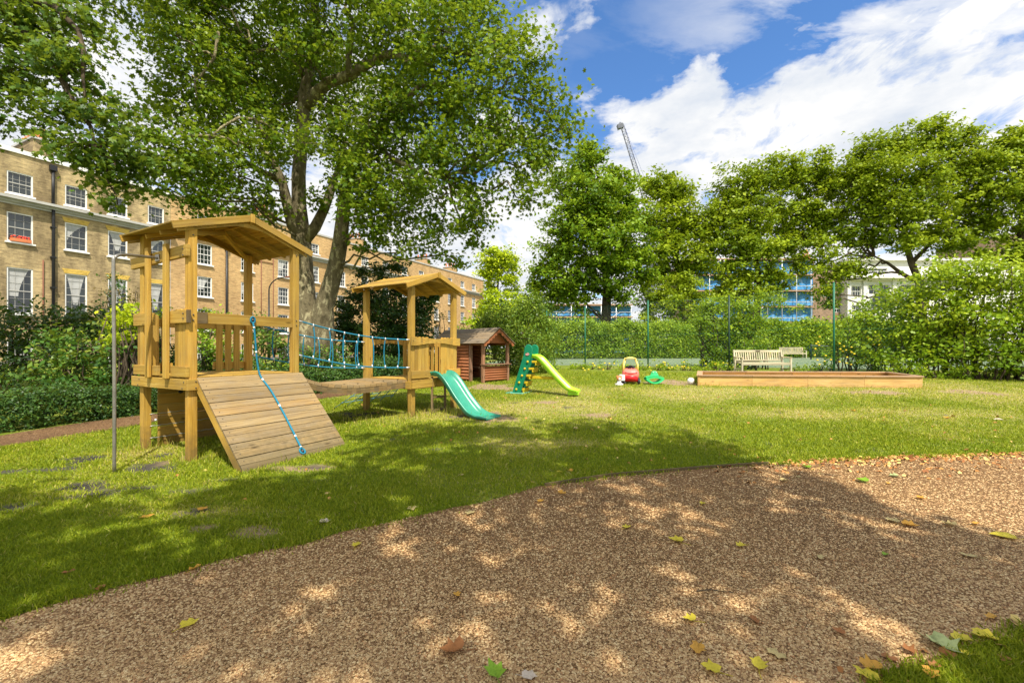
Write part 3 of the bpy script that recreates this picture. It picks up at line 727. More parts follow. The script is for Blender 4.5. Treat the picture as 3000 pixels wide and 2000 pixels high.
# twig on the gravel
g0 = G(2040, 1736); g1 = G(2150, 1741); tw = MB(); tw.tube([g0 + Vector((0, 0, .014)), g0.lerp(g1, .4) + Vector((0, .01, .02)), g1 + Vector((0, 0, .014))], [.004, .0035, .002], 5)
tag(tw.build('twig', M['bark_dark'], loc=g0), 'thin dark twig lying on the gravel', 'twig')

# road between the garden and the terraces
rs = np.linspace(-25, 75, 60); rd_ = np.linspace(.6, 9.5, 8); RS, RD = np.meshgrid(rs, rd_, indexing='ij')
m, nt = new_mat('asphalt'); n = N(nt); n.out(n.ramp(n.noise(n.pos(), 3, 5, .7), [(.3, (.075, .072, .068)), (.7, (.14, .135, .125))]), .9, spec=.2); M['asphalt'] = m
bu_ = np.array([.441, .898]) / math.hypot(.441, .898); bn_ = np.array([bu_[1], -bu_[0]])
sheet('road', -31.7 + bu_[0] * RS + bn_[0] * RD, 27 + bu_[1] * RS + bn_[1] * RD, M['asphalt'], .01)
# ================================================================== PLAYGROUND
def frame(O, U, V):
    O = Vector((O[0], O[1], 0)); U = Vector((U[0], U[1], 0)).normalized(); V = Vector((V[0], V[1], 0)).normalized(); Zv = Vector((0, 0, 1))
    return (lambda u, v, z: O + U * u + V * v + Zv * z), U, V
CF = empty('climbing_playset', (-3.4, 7.2, ground_z(-3.4, 7.2)), 'yellow pine climbing frame of two roofed towers joined by a rope bridge', 'climbing frame')
def part(mb, name, mat, parent=CF, bevel=.004, label=None):
    o = mb.build(name, mat, parent, bevel=bevel)
    if label: o['label'] = label
    return o
def roof(P, U, V, LU, LV, zr, ze, ovu, ovv, label):
    """gable roof: ridge along V at u=LU/2; overlapping boards"""
    uc = LU / 2; half = uc + ovu; sl = (zr - ze) / half
    boards = MB(); nB = 6
    L = math.hypot(half, zr - ze); sd = {}
    for s in (-1, 1):
        dirv = (U * s * half + Vector((0, 0, ze - zr))).normalized(); nn = dirv.cross(V) * (1 if s < 0 else -1)
        nn = nn if nn.z > 0 else -nn
        for k in range(nB):
            d0 = L / nB * (k + .5)
            c = P(uc, LV / 2, zr) + dirv * d0 + nn * (.032 + .010)
            dd = (dirv + nn * .045).normalized(); n2 = dd.cross(V); n2 = n2 if n2.z > 0 else -n2
            jl = random.uniform(-.006, .006)
            boards.obox(c, V * (LV / 2 + ovv + jl), dd * (L / nB * .57), n2 * .009)
        sd[s] = (dirv, nn)
    r = part(boards, 'roof', M['roof_wood'], label=label, bevel=.002)
    for vv in (-ovv - .012, LV + ovv + .012):
        for s in (-1, 1):
            mb = MB(); dirv, nn = sd[s]
            a = P(uc, vv, zr) + nn * .012; b = a + dirv * (L + .03)
            mb.obox((a + b) / 2 - nn * .005, (b - a) / 2, nn * .046, V * .0125)
            part(mb, 'barge_board', M['wood'], r)
        mb = MB(); mb.obox(P(uc, vv + (-.028 if vv < 0 else .028), zr + .0), (0, 0, .062), U * .028, V * .0125); part(mb, 'ridge_cap', M['wood'], r)
        mb = MB()   # arched tie under each gable
        pts = []; v2 = .0 if vv < 0 else LV; v2 += -.062 if vv < 0 else .062
        zt = lambda u: zr - sl * abs(u - uc) - .045
        nS = 20; top = [P(-ovu * .8 + (LU + 1.6 * ovu) * k / nS, v2, zt(-ovu * .8 + (LU + 1.6 * ovu) * k / nS)) for k in range(nS + 1)]
        bot = [P(-ovu * .8 + (LU + 1.6 * ovu) * k / nS, v2, min(zt(-ovu * .8 + (LU + 1.6 * ovu) * k / nS) - .03, ze - .03 + (zr - ze - .10) * max(0, math.sin(math.pi * k / nS)) ** .9)) for k in range(nS + 1)]
        for k in range(nS):
            mb.prism([top[k], top[k + 1], bot[k + 1], bot[k]], V * .022)
        part(mb, 'arched_tie', M['wood'], r, 0)
    for vv in (LV * .36, LV * .68):
        for s in (-1, 1):
            mb = MB(); dirv, nn = sd[s]; a = P(uc, vv, zr) - nn * .012; b = a + dirv * (L - .06)
            mb.obox((a + b) / 2 - nn * .02, (b - a) / 2, nn * .028, V * .018); part(mb, 'rafter', M['wood'], r)
    mb = MB(); mb.beam(P(uc, -ovv, zr - .045), P(uc, LV + ovv, zr - .045), .035, .07); part(mb, 'ridge_beam', M['wood'], r)
    for (u0, v0, v1) in ((.05, .05, LV * .5), (LU - .05, LV - .05, LV * .5)):
        mb = MB(); mb.beam(P(u0, v0, ze - .02), P(uc, v1, zr - .11), .04, .06); part(mb, 'roof_brace', M['wood'], r)
    return r
def post(P, u, v, z0, z1, s=.10):
    mb = MB(); p = P(u, v, 0); g = ground_z(p.x, p.y)
    a, b = P(u, v, z0 if z0 is not None else g - .05), P(u, v, z1)
    mb.obox((a + b) / 2, (b - a) / 2, (P(1, 0, 0) - P(0, 0, 0)) * s / 2, (P(0, 1, 0) - P(0, 0, 0)) * s / 2)
    o = part(mb, 'corner_post', M['wood'], bevel=.007); return o
def platform(P, U, V, LU, LV, zd, fh, label):
    mb = MB(); nb = 9
    for k in range(nb):
        u = (k + .5) / nb * (LU - .11) + .055
        mb.obox(P(u, LV / 2, zd - .014), V * (LV / 2 + .03), U * ((LU - .11) / nb / 2 - .003), (0, 0, .014))
    pl = part(mb, 'platform', M['wood'], label=label, bevel=.002)
    for (a, b) in (((-.085, -.072), (LU + .085, -.072)), ((-.085, LV + .072), (LU + .085, LV + .072))):
        f = MB(); f.beam(P(a[0], a[1], zd - fh / 2 - .03), P(b[0], b[1], zd - fh / 2 - .03), .04, fh); part(f, 'fascia_board', M['wood'], pl)
    for (a, b) in (((-.072, -.05), (-.072, LV + .20)), ((LU + .072, -.05), (LU + .072, LV + .05))):
        f = MB(); f.beam(P(a[0], a[1], zd - fh / 2 - .028), P(b[0], b[1], zd - fh / 2 - .028), .04, fh); part(f, 'fascia_board', M['wood'], pl)
    for k in range(3):
        f = MB(); u = LU * (k + .5) / 3; f.beam(P(u, .0, zd - .09), P(u, LV, zd - .09), .05, .10); part(f, 'joist', M['wood'], pl)
    return pl
def bal(P, u, v, z0, z1, axis_u=True, w=.085, t=.02, name='baluster', mat='wood', curved=True):
    """rounded-top picket; axis_u: face runs along u"""
    ax = (P(1, 0, 0) - P(0, 0, 0)) if axis_u else (P(0, 1, 0) - P(0, 0, 0)); ot = (P(0, 1, 0) - P(0, 0, 0)) if axis_u else (P(1, 0, 0) - P(0, 0, 0))
    c = P(u, v, 0); poly = [c - ax * w / 2 + Vector((0, 0, z0)), c + ax * w / 2 + Vector((0, 0, z0))]
    zz = z1 - w / 2
    for k in range(7):
        a = math.pi * k / 6; poly.append(c + ax * math.cos(a) * w / 2 + Vector((0, 0, zz + math.sin(a) * w * .42)))
    # grain along the board: start the outline on the long edge
    poly = poly[1:] + poly[:1]
    mb = MB(); mb.prism([p - ot * t / 2 for p in poly], ot * t); return part(mb, name, M[mat], bevel=.002)
def wavy_rail(P, a, b, z0, z1, dip, t=.035, n_=24, arch=True, top=True):
    mb = MB(); A, B = P(a[0], a[1], 0), P(b[0], b[1], 0); d = (B - A); nrm = Vector((-d.y, d.x, 0)).normalized()
    for k in range(n_):
        def pt(i):
            s = i / n_; e = .5 - .5 * math.cos(2 * math.pi * min(1, max(0, (s - .08) / .84)))
            e = e ** .6
            return A + d * s, z0 + (dip if arch else 0) * e, z1 - (dip * .45 * e if top else 0)
        (p, l0, h0), (q, l1, h1) = pt(k), pt(k + 1)
        mb.prism([p + Vector((0, 0, l0)), q + Vector((0, 0, l1)), q + Vector((0, 0, h1)), p + Vector((0, 0, h0))], nrm * t)
    return part(mb, 'guard_rail', M['wood'], bevel=0)

# ---------------- first tower
P1, U1, V1 = frame((-4.125, 5.614), (.484, .875), (-.875, .484)); LU1, LV1 = 1.44, 1.25; zd1 = 1.135
for (u, v) in ((0, 0), (LU1, 0), (0, LV1), (LU1, LV1)): post(P1, u, v, None, 3.08)
platform(P1, U1, V1, LU1, LV1, zd1, .14, 'upper platform of the first tower')
roof(P1, U1, V1, LU1, LV1, 3.335, 3.02, .22, .08, 'pitched board roof of the taller front tower')
# front rail over the ramp
b = MB(); b.beam(P1(.05, -.012, 1.895), P1(LU1 - .05, -.012, 1.895), .04, .145); part(b, 'guard_rail', M['wood'])
b = MB(); b.beam(P1(.05, -.04, 1.895), P1(.17, -.04, 1.895), .02, .15); part(b, 'rail_block', M['dark_wood'])
# left side (facing -u): stub rails, kick boards, pickets, tall uprights, high beam
us = -.068
for (v0, v1, z) in ((.0, .36, 1.905), (.84, 1.40, 1.90)):
    b = MB(); b.beam(P1(us, v0 - .06 if v0 == 0 else v0, z), P1(us, v1, z), .04, .165); part(b, 'guard_rail', M['wood'])
b = MB(); b.obox(P1(us - .0, -.085, 1.905), (0, 0, .0825), U1 * .02, V1 * .02); part(b, 'rail_block', M['dark_wood'])
for (v0, v1) in ((-.06, .34), (.70, 1.40)):
    b = MB(); b.beam(P1(us, v0, 1.20), P1(us, v1, 1.20), .04, .135); part(b, 'kick_board', M['wood'])
b = MB(); b.beam(P1(us, -.08, 2.74), P1(us, 1.47, 2.70), .045, .15); part(b, 'high_beam', M['wood'])
for v in (.375, .87):
    b = MB(); b.obox(P1(us - .052, v, (1.10 + 2.86) / 2), (0, 0, .88), U1 * .025, V1 * .045); part(b, 'upright', M['wood'], bevel=.012)
for v in (.09, .185, .28): bal(P1, us + .035, v, 1.14, 2.02, axis_u=False)
for v in (1.02, 1.34): bal(P1, us + .035, v, 1.14, 2.02, axis_u=False)
# back side (v = LV1)
b = MB(); b.beam(P1(.05, LV1 + .03, 1.87), P1(LU1 - .05, LV1 + .03, 1.87), .035, .12); part(b, 'guard_rail', M['wood'])
for u in (.11, .24, .98, 1.115, 1.25): bal(P1, u, LV1, zd1, 2.0, axis_u=True, w=.095)
for (u0, u1) in ((.05, .34), (.9, LU1 - .05)):
    b = MB(); b.beam(P1(u0, LV1 + .03, 1.22), P1(u1, LV1 + .03, 1.22), .035, .12); part(b, 'kick_board', M['wood'])
# boarded climbing wall under the platform with its wires
wl = MB()
for k in range(6):
    z0 = .05 + k * .158; wl.obox(P1(.80, LV1 - .01, z0 + .079), U1 * .66, (0, 0, .0765), V1 * .012)
wall = part(wl, 'climbing_wall', M['wood'], label='boarded climbing wall below the front tower platform', bevel=.002)
for (u, z) in ((.42, .85), (.88, .42), (1.05, .80), (.55, .33)):
    h = MB(); h.sphere(P1(u, LV1 - .035, z), (.035, .03, .028), 10, 6); part(h, 'hand_hold', M['black'], wall, 0)
for z in (.56, .39, .22):
    pts = [P1(.03 + (LU1 - .06) * t / 40, LV1 - .055, z + .01 * t / 40 + .004 * math.sin(t * 1.9)) for t in range(41)]
    b = MB(); b.tube(pts, .006, 6); part(b, 'climbing_wire', M['wire'], bevel=0)
b = MB(); b.sphere(P1(.10, LV1 - .05, .47), .02, 10, 6); part(b, 'wire_bolt', M['ferrule'], bevel=0)
# ramp
w0, w1, zt, zb = .07, 1.13, 1.125, .035
A0 = lambda u, w, z: P1(u, -w, z)
rd = (A0(0, w1, zb) - A0(0, w0, zt)); rl = rd.length; rdn = rd.normalized(); rn = U1.cross(rdn); rn = rn if rn.z > 0 else -rn
rp = MB(); nb = 7; s = 0
for k in range(nb):
    big = rl / nb
    for (f0, f1) in ((0.02, .44), (.452, .975)):
        d0, d1 = (k + f0) * big, (k + f1) * big; c = A0(LU1 / 2 + .055, w0, zt) + rdn * (d0 + d1) / 2 - rn * .014
        rp.obox(c, U1 * (LU1 / 2 + .025), rdn * (d1 - d0) / 2, rn * .014)
ramp = part(rp, 'ramp', M['ramp_wood'], label='slatted climbing ramp leaning on the front tower', bevel=.0025)
for u in (.055, LU1 + .04):
    b = MB(); b.obox(A0(u, w0, zt) + rdn * (rl / 2 + .02) - rn * .083, rdn * (rl / 2 + .03), rn * .054, U1 * .022); part(b, 'ramp_bearer', M['wood'], ramp)
for (d) in (.1, .6, 1.1):
    b = MB(); b.obox(A0(LU1 / 2 + .05, w0, zt) + rdn * d - rn * .06, U1 * (LU1 / 2 - .04), rdn * .03, rn * .03); part(b, 'ramp_crossbar', M['wood'], ramp)
# climbing rope on the ramp
def on_ramp(u, d, h=.018): return A0(u, w0, zt) + U1 * 0 + (U1 * u - U1 * 0) * 0 + rdn * d + rn * h
rp_pts = [P1(.76, -.05, 1.875), P1(.765, -.075, 1.78), P1(.775, -.085, 1.62), P1(.79, -.085, 1.42), P1(.81, -.09, 1.24)]
rp_pts += [on_ramp(u, d) for u, d in ((.83, .06), (.86, .30), (.865, .55), (.86, .80), (.85, 1.05), (.84, 1.25), (.835, 1.36))]
def smooth_path(pts, k=5):
    pts = [Vector(p) for p in pts]; out = []
    for i in range(len(pts) - 1):
        p0, p1, p2, p3 = pts[max(0, i - 1)], pts[i], pts[i + 1], pts[min(len(pts) - 1, i + 2)]
        for j in range(k):
            t = j / k; out.append(.5 * ((2 * p1) + (p2 - p0) * t + (2 * p0 - 5 * p1 + 4 * p2 - p3) * t * t + (3 * p1 - p0 - 3 * p2 + p3) * t ** 3))
    out.append(pts[-1]); return out
sp = smooth_path(rp_pts)
b = MB(); b.tube(sp, .0125, 10); rope = part(b, 'climbing_rope', M['rope'], bevel=0, label='blue rope hanging down the ramp with white bands')
for k in (4, 14, 26, 36, 47, 55):
    k = min(k, len(sp) - 3); b = MB(); b.tube([sp[k], sp[k].lerp(sp[k + 1], .7)], .0145, 10); part(b, 'rope_band', M['white_plastic'], rope, 0)
def ring(c, n_, r, tr, mb, sx=1, upv=None):
    n_ = Vector(n_).normalized(); x = n_.cross(Vector((0, 0, 1))).normalized(); y = n_.cross(x)
    mb.tube([c + (x * math.cos(a) + y * math.sin(a) * sx) * r for a in [i * math.pi / 9 for i in range(19)]], tr, 8, cap=False)
b = MB(); ring(P1(.76, -.05, 1.905), V1, .032, .012, b, 1.35); ring(on_ramp(.832, 1.40, .012), rn, .034, .012, b, 1.25); part(b, 'rope_eye', M['rope'], rope, 0)
b = MB(); b.sphere(P1(.76, -.048, 1.905), (.02, .02, .02), 10, 8); b.sphere(on_ramp(.832, 1.40, .012), .02, 10, 8); part(b, 'eye_bolt', M['bolt'], rope, 0)
# fireman's pole
g = G(335, 1385); px_, py_ = g.x, g.y
pole = [Vector((px_, py_, g.z - .02)), Vector((px_, py_, 1.2)), Vector((px_ - .01, py_, 2.42))]
at = P1(us - .03, .66, 2.71); top = Vector((px_ - .012, py_, 2.60)); dxy = Vector((at.x - px_, at.y - py_, 0))
pole += [top + Vector((0, 0, -.04)) + dxy * .03, top + Vector((0, 0, .01)) + dxy * .12, top + Vector((0, 0, .035)) + dxy * .25, top + dxy * .6 + Vector((0, 0, .07)), at]
b = MB(); b.tube(smooth_path(pole, 6), .0185, 14); fp = part(b, 'sliding_pole', M['steel'], bevel=0, label='curved bare steel pole standing left of the front tower')
b = MB(); b.obox(at, V1 * .05, U1 * .008, (0, 0, .045)); part(b, 'pole_bracket', M['steel'], fp)
# bolts on fascia
bp_ = []
for (u, v, z) in ((.0, -.094, 1.075), (.0, -.094, .995), (.05, -.094, 1.075), (LU1, -.094, 1.075), (LU1, -.094, .995)):
    bp_.append((P1(u + .01, v, z), .009, 0))
for (v, z) in ((-.02, 1.07), (.02, .99), (1.2, 1.07), (1.24, .99)): bp_.append((P1(-.094, v, z), .009, 0))
for (u, v) in ((0, -.055), (LU1, -.055)):
    for z in (1.86, 1.93, 2.95): bp_.append((P1(u, v, z), .010, 0))
for z in (2.68, 2.76, 1.88, 1.94): bp_.append((P1(-.094, .0, z), .010, 0))
for d in range(7):
    for u in (.09, LU1 + .005):
        for e_ in (.22, .72): bp_.append((A0(u, w0, zt) + rdn * ((d + e_) * rl / 7), .0065, 0))
b = MB(); b.sphere((0, 0, 0), .0095, 8, 5); b0_ = b.build('bolt_head', M['bolt'], CF, local=True)
for i_, (p_, r_, _) in enumerate(bp_):
    o_ = b0_ if i_ == 0 else b0_.copy()
    if i_: COL.objects.link(o_); o_.parent = CF
    o_.location = p_ - world_loc(CF); o_.scale = (r_ / .0095,) * 3

# ---------------- second tower
Q_, R_, P_ = Vector((-1.97, 8.55, 0)), Vector((-1.28, 9.55, 0)), Vector((-3.07, 9.21, 0))
P2, U2, V2 = frame((Q_.x, Q_.y), (R_ - Q_)[:2], (P_ - Q_)[:2]); LU2, LV2 = 1.215, 1.283; zd2 = .885
for (u, v) in ((0, 0), (LU2, 0), (0, LV2), (LU2, LV2)): post(P2, u, v, None, 2.71)
platform(P2, U2, V2, LU2, LV2, zd2, .15, 'lower platform of the far tower')
roof(P2, U2, V2, LU2, LV2, 3.00, 2.70, .22, .12, 'pitched board roof of the lower far tower')
wavy_rail(P2, (-.09, -.105), (LU2 + .09, -.105), 1.555, 1.715, .055)
for u in (.07, .165, .26, .355): bal(P2, u, -.055, .86, 1.735, w=.088)
for u in (.80, .89, .98, 1.08, 1.17): bal(P2, u, -.055, .86, 1.735, w=.088)
for (u0, u1) in ((-.09, .42), (.83, LU2 + .09)):
    b = MB(); b.beam(P2(u0, -.10, .985), P2(u1, -.10, .985), .035, .15); part(b, 'kick_board', M['wood'])
b = MB(); b.beam(P2(-.10, -.118, .80), P2(.56, -.118, .80), .04, .16); part(b, 'fascia_board', M['wood'])
# back opening with an arched rail, far side
wavy_rail(P2, (.02, LV2), (LU2 - .02, LV2), 1.56, 1.70, .05)
for u in (.10, LU2 - .16):
    b = MB(); b.obox(P2(u, LV2, 1.27), (0, 0, .42), U2 * .045, V2 * .018); part(b, 'upright', M['wood'])
wavy_rail(P2, (LU2, .1), (LU2, LV2 - .05), 1.5, 1.68, .05)
for v in (.22, .34, .46, .58, .70, .82, .94, 1.06): bal(P2, LU2 - .03, v, .86, 1.7, axis_u=False, w=.075)
# scramble net at the back
nt_ = MB(); tl = [P2(.12 + .98 * k / 5, LV2 + .09, .74) for k in range(6)]
bl = [P2(-.20 + 1.5 * k / 5, LV2 + .78, 0) for k in range(6)]; bl = [Vector((p.x, p.y, ground_z(p.x, p.y))) for p in bl]
for a, c in zip(tl, bl): nt_.tube([a, a.lerp(c, .5) + Vector((0, 0, -.02)), c], .008, 6)
for r_ in (.25, .5, .75): nt_.tube([a.lerp(c, r_) + Vector((0, 0, -.01)) for a, c in zip(tl, bl)], .008, 6)
for r_ in (.25, .5, .75):
    for a, c in zip(tl, bl): nt_.sphere(a.lerp(c, r_) + Vector((0, 0, -.01)), .016, 8, 5)
part(nt_, 'scramble_net', M['rope_net'], bevel=0, label='rope scramble net hanging behind the far tower')

# ---------------- rope bridge
Bp, Qp, Cp, Pp = P1(LU1 + .05, .02, 0), P2(-.05, .0, 0), P1(LU1 + .05, LV1 - .02, 0), P2(-.05, LV2, 0)
zs = lambda s: 1.10 * (1 - s) + .865 * s - .175 * math.sin(math.pi * min(1, s ** .72)) ** 1.1 * (1 - .2 * s)
bd = MB(); nbp = 19
def bpt(s, t, z):
    a = Bp.lerp(Qp, s); c = Cp.lerp(Pp, s); p = a.lerp(c, t); p.z = z; return p
for k in range(nbp):
    s0, s1 = (k + .04) / nbp, (k + .96) / nbp; sm = (s0 + s1) / 2
    a, c = bpt(sm, .045, zs(sm)), bpt(sm, .955, zs(sm)); dl = bpt(s1, .5, zs(s1)) - bpt(s0, .5, zs(s0))
    lat = (c - a); nn = lat.cross(dl).normalized(); nn = nn if nn.z > 0 else -nn
    bd.obox((a + c) / 2 - nn * (.012 + random.uniform(-.002, .002)), lat / 2, dl / 2, nn * .027)
brg = part(bd, 'bridge_deck', M['ramp_wood'], bevel=.003, label='sagging slatted bridge between the two towers')
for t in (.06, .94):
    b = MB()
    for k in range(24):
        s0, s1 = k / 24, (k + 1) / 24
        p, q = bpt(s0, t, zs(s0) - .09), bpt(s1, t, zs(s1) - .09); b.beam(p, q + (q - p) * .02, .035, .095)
    part(b, 'bridge_bearer', M['dark_wood'], brg, 0)  # darker stain and shade under the planks, both put into the wood colour
def brope(t, za, zb_, sag, name='hand_rope'):
    pts = []
    for k in range(25):
        s = k / 24; pts.append(bpt(s, t, za * (1 - s) + zb_ * s - sag * math.sin(math.pi * s)))
    b = MB(); b.tube(pts, .012, 8); o = part(b, name, M['rope'], bevel=0)
    for i in (0, 23):
        f = MB(); f.tube([pts[i].lerp(pts[i + 1], .15), pts[i].lerp(pts[i + 1], 1.0)], .0145, 8); part(f, 'rope_ferrule', M['ferrule'], o, 0)
    for a_, b_ in ((pts[0] - (pts[1] - pts[0]) * .4, pts[0]), (pts[-1], pts[-1] + (pts[-1] - pts[-2]) * .4)):
        c = MB(); c.tube([a_, b_], .010, 6); part(c, 'rope_hook', M['bolt'], o, 0)
    return pts
for t, zt0, zt1, zl0, zl1 in ((0.0, 1.945, 1.665, 1.40, 1.125), (1.0, 1.93, 1.63, 1.38, 1.09)):
    up = brope(t, zt0, zt1, .075); lo_ = brope(t, zl0, zl1, .075)
    for k in range(1, 8):
        i = int(k * 24 / 8 + (1 if t else 0)); i2 = i
        a, c = up[i], lo_[i2]; b = MB(); bow = Vector((.022 * random.choice((-1, 1)), .0, 0))
        b.tube(smooth_path([a, a.lerp(c, .35) + bow, a.lerp(c, .7) + bow, c], 4), .0105, 7); hg = part(b, 'hanger_rope', M['rope'], bevel=0)
        for a_, b_ in ((a + Vector((0, 0, .015)), a.lerp(c, .07)), (a.lerp(c, .92), c - Vector((0, 0, .015)))):
            f = MB(); f.tube([a_, b_], .014, 7); part(f, 'rope_ferrule', M['ferrule'], hg, 0)

# ================================================================== green slide against the far tower
S0 = Vector((-1.60, 9.08, 0)); SD = Vector((.857, -.53, 0)).normalized(); SN = Vector((SD.y, -SD.x, 0)) * -1
SL = empty('slide', (-1.0, 8.98, ground_z(-1, 9)), 'faded green plastic slide leading down from the far wooden tower', 'slide')
prof = smooth_path([Vector((d, 0, z)) for d, z in ((0, .955), (.12, .955), (.25, .93), (.42, .80), (.68, .50), (.92, .265), (1.05, .20), (1.22, .175), (1.47, .185))], 5)
rise = smooth_path([Vector((d, 0, z)) for d, z in ((0, .06), (.12, .07), (.25, .10), (.42, .10), (.68, .095), (.92, .095), (1.05, .08), (1.22, .05), (1.47, .015))], 5)
def slide_mesh(mb, org, D, Nn, prof, rise, half, th=.02, lip=.035):
    sec = lambda r: [(-half - lip, r - .012), (-half - lip, r), (-half, r + .01), (-half + .03, r * .35), (-half + .06, .0), (half - .06, .0), (half - .03, r * .35), (half, r + .01), (half + lip, r), (half + lip, r - .012),
                     (half + .012, r * .3 - th), (half - .05, -th), (-half + .05, -th), (-half - .012, r * .3 - th)]
    i0 = len(mb.v); k = 14
    for j, (p, q) in enumerate(zip(prof, rise)):
        a, b = prof[max(0, j - 1)], prof[min(len(prof) - 1, j + 1)]; t = (b - a).normalized(); up = Vector((-t.z, 0, t.x))
        if up.z < 0: up = -up
        for (s, h) in sec(q.z): mb.v.append(org + D * (p.x + up.x * h) + Nn * s + Vector((0, 0, p.z + up.z * h)))
    for j in range(len(prof) - 1):
        for c in range(k):
            c2 = (c + 1) % k; mb.face([i0 + j * k + c, i0 + j * k + c2, i0 + (j + 1) * k + c2, i0 + (j + 1) * k + c], [(0, 0)] * 4, True)
    mb.face([i0 + c for c in range(k)], [(0, 0)] * k); mb.face([i0 + (len(prof) - 1) * k + c for c in range(k)][::-1], [(0, 0)] * k)
b = MB(); slide_mesh(b, S0, SD, SN, prof, rise, .23); part(b, 'chute', M['green_slide'], SL, 0)
for s in (-1, 1):
    for d, n_ in ((.12, 'support_leg'),):
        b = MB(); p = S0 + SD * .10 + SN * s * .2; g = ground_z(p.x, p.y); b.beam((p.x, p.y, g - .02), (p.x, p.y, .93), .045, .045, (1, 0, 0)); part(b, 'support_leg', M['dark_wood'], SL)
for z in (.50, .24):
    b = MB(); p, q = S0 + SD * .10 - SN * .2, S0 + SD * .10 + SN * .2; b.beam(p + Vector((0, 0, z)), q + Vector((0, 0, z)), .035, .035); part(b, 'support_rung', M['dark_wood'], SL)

# ================================================================== log playhouse
K = Vector((-.93, 14.0, 0)); A_ = Vector((-.70, .71, 0)).normalized(); B_ = Vector((.70, .71, 0)).normalized()
gk = ground_z(-1.5, 14.5)
PH = empty('playhouse', (K.x, K.y, gk), 'red brown log cabin playhouse with grey shingled roof and open front', 'playhouse')
def PP(a, b_, z): return K + A_ * a + B_ * b_ + Vector((0, 0, gk + z))
LA, LB = 2.55, 1.10; HE, HR = 1.27, 1.72
def logs(mb, a0, b0, a1, b1, z0, z1, n_):
    for k in range(n_):
        z = z0 + (z1 - z0) * (k + .5) / n_; r = (z1 - z0) / n_ * .53
        mb.tube([PP(a0, b0, z), PP((a0 + a1) / 2, (b0 + b1) / 2, z), PP(a1, b1, z)], r, 8)
for (a, b_) in ((0, 0), (0, LB), (LA, 0), (LA, LB), (.62, 0)):
    w_ = MB(); w_.obox(PP(a, b_, (HE - .05) / 2), (0, 0, (HE + .05) / 2), A_ * .045, B_ * .045); part(w_, 'post', M['log_post'], PH)
w_ = MB(); logs(w_, .68, 0, LA - .05, 0, .04, HE - .06, 11); part(w_, 'log_wall', M['log_wood'], PH, 0)
w_ = MB(); logs(w_, 0, .05, 0, LB - .05, .04, .52, 6); part(w_, 'log_wall', M['log_wood'], PH, 0)
w_ = MB(); logs(w_, LA, .05, LA, LB - .05, .04, HE - .06, 11); part(w_, 'log_wall', M['log_wood'], PH, 0)
w_ = MB(); logs(w_, .68 + .5, LB, LA - .05, LB, .04, HE - .06, 11); part(w_, 'log_wall', M['log_wood'], PH, 0)
w_ = MB(); w_.beam(PP(-.02, -.06, .57), PP(-.02, LB + .08, .57), .18, .035); part(w_, 'counter', M['log_post'], PH)
w_ = MB(); w_.beam(PP(-.05, 0, HE - .02), PP(LA + .05, 0, HE - .02), .05, .11); w_.beam(PP(-.05, LB, HE - .02), PP(LA + .05, LB, HE - .02), .05, .11); part(w_, 'wall_plate', M['log_wood'], PH)
ov = .14; rf = MB(); nR = 7
for s in (-1, 1):
    e0 = LB / 2 - s * 0; half = LB / 2 + ov; Ls = math.hypot(half, HR - HE + .06); dv = (B_ * s * half + Vector((0, 0, -(HR - HE + .06)))).normalized()
    nn = dv.cross(A_); nn = nn if nn.z > 0 else -nn
    for k in range(nR):
        c = PP(LA / 2, LB / 2, HR + .03) + dv * Ls * (k + .5) / nR + nn * .02; dd = (dv + nn * .07).normalized(); n2 = dd.cross(A_); n2 = n2 if n2.z > 0 else -n2
        rf.obox(c, A_ * (LA / 2 + .22 + random.uniform(-.01, .01)), dd * Ls / nR * .6, n2 * .010)
rfo = part(rf, 'roof', M['felt_roof'], PH, .002)
for a in (-.20, LA + .20):
    for s in (-1, 1):
        half = LB / 2 + ov; dv = (B_ * s * half + Vector((0, 0, -(HR - HE + .06)))); nn = dv.normalized().cross(A_); nn = nn if nn.z > 0 else -nn
        b = MB()
        for k in range(6):   # scalloped fascia
            p, q = PP(a, LB / 2, HR + .0) + dv * (k / 6), PP(a, LB / 2, HR + .0) + dv * ((k + 1) / 6)
            b.prism([p, q, q - nn * .06, p.lerp(q, .5) - nn * .10, p - nn * .06], A_ * .02)
        part(b, 'barge_board', M['log_wood'], rfo, 0)
b = MB(); b.prism([PP(-.0, .04, HE), PP(0, LB - .04, HE), PP(0, LB / 2, HR - .02)], A_ * .02); part(b, 'gable_panel', M['log_wood'], PH, 0)
b = MB(); b.beam(PP(1.0, .8, .42), PP(1.9, .8, .42), .28, .03); b.beam(PP(1.05, .8, .0), PP(1.05, .8, .4), .05, .05, (1, 0, 0)); b.beam(PP(1.85, .8, .0), PP(1.85, .8, .4), .05, .05, (1, 0, 0)); part(b, 'inner_bench', M['log_post'], PH)

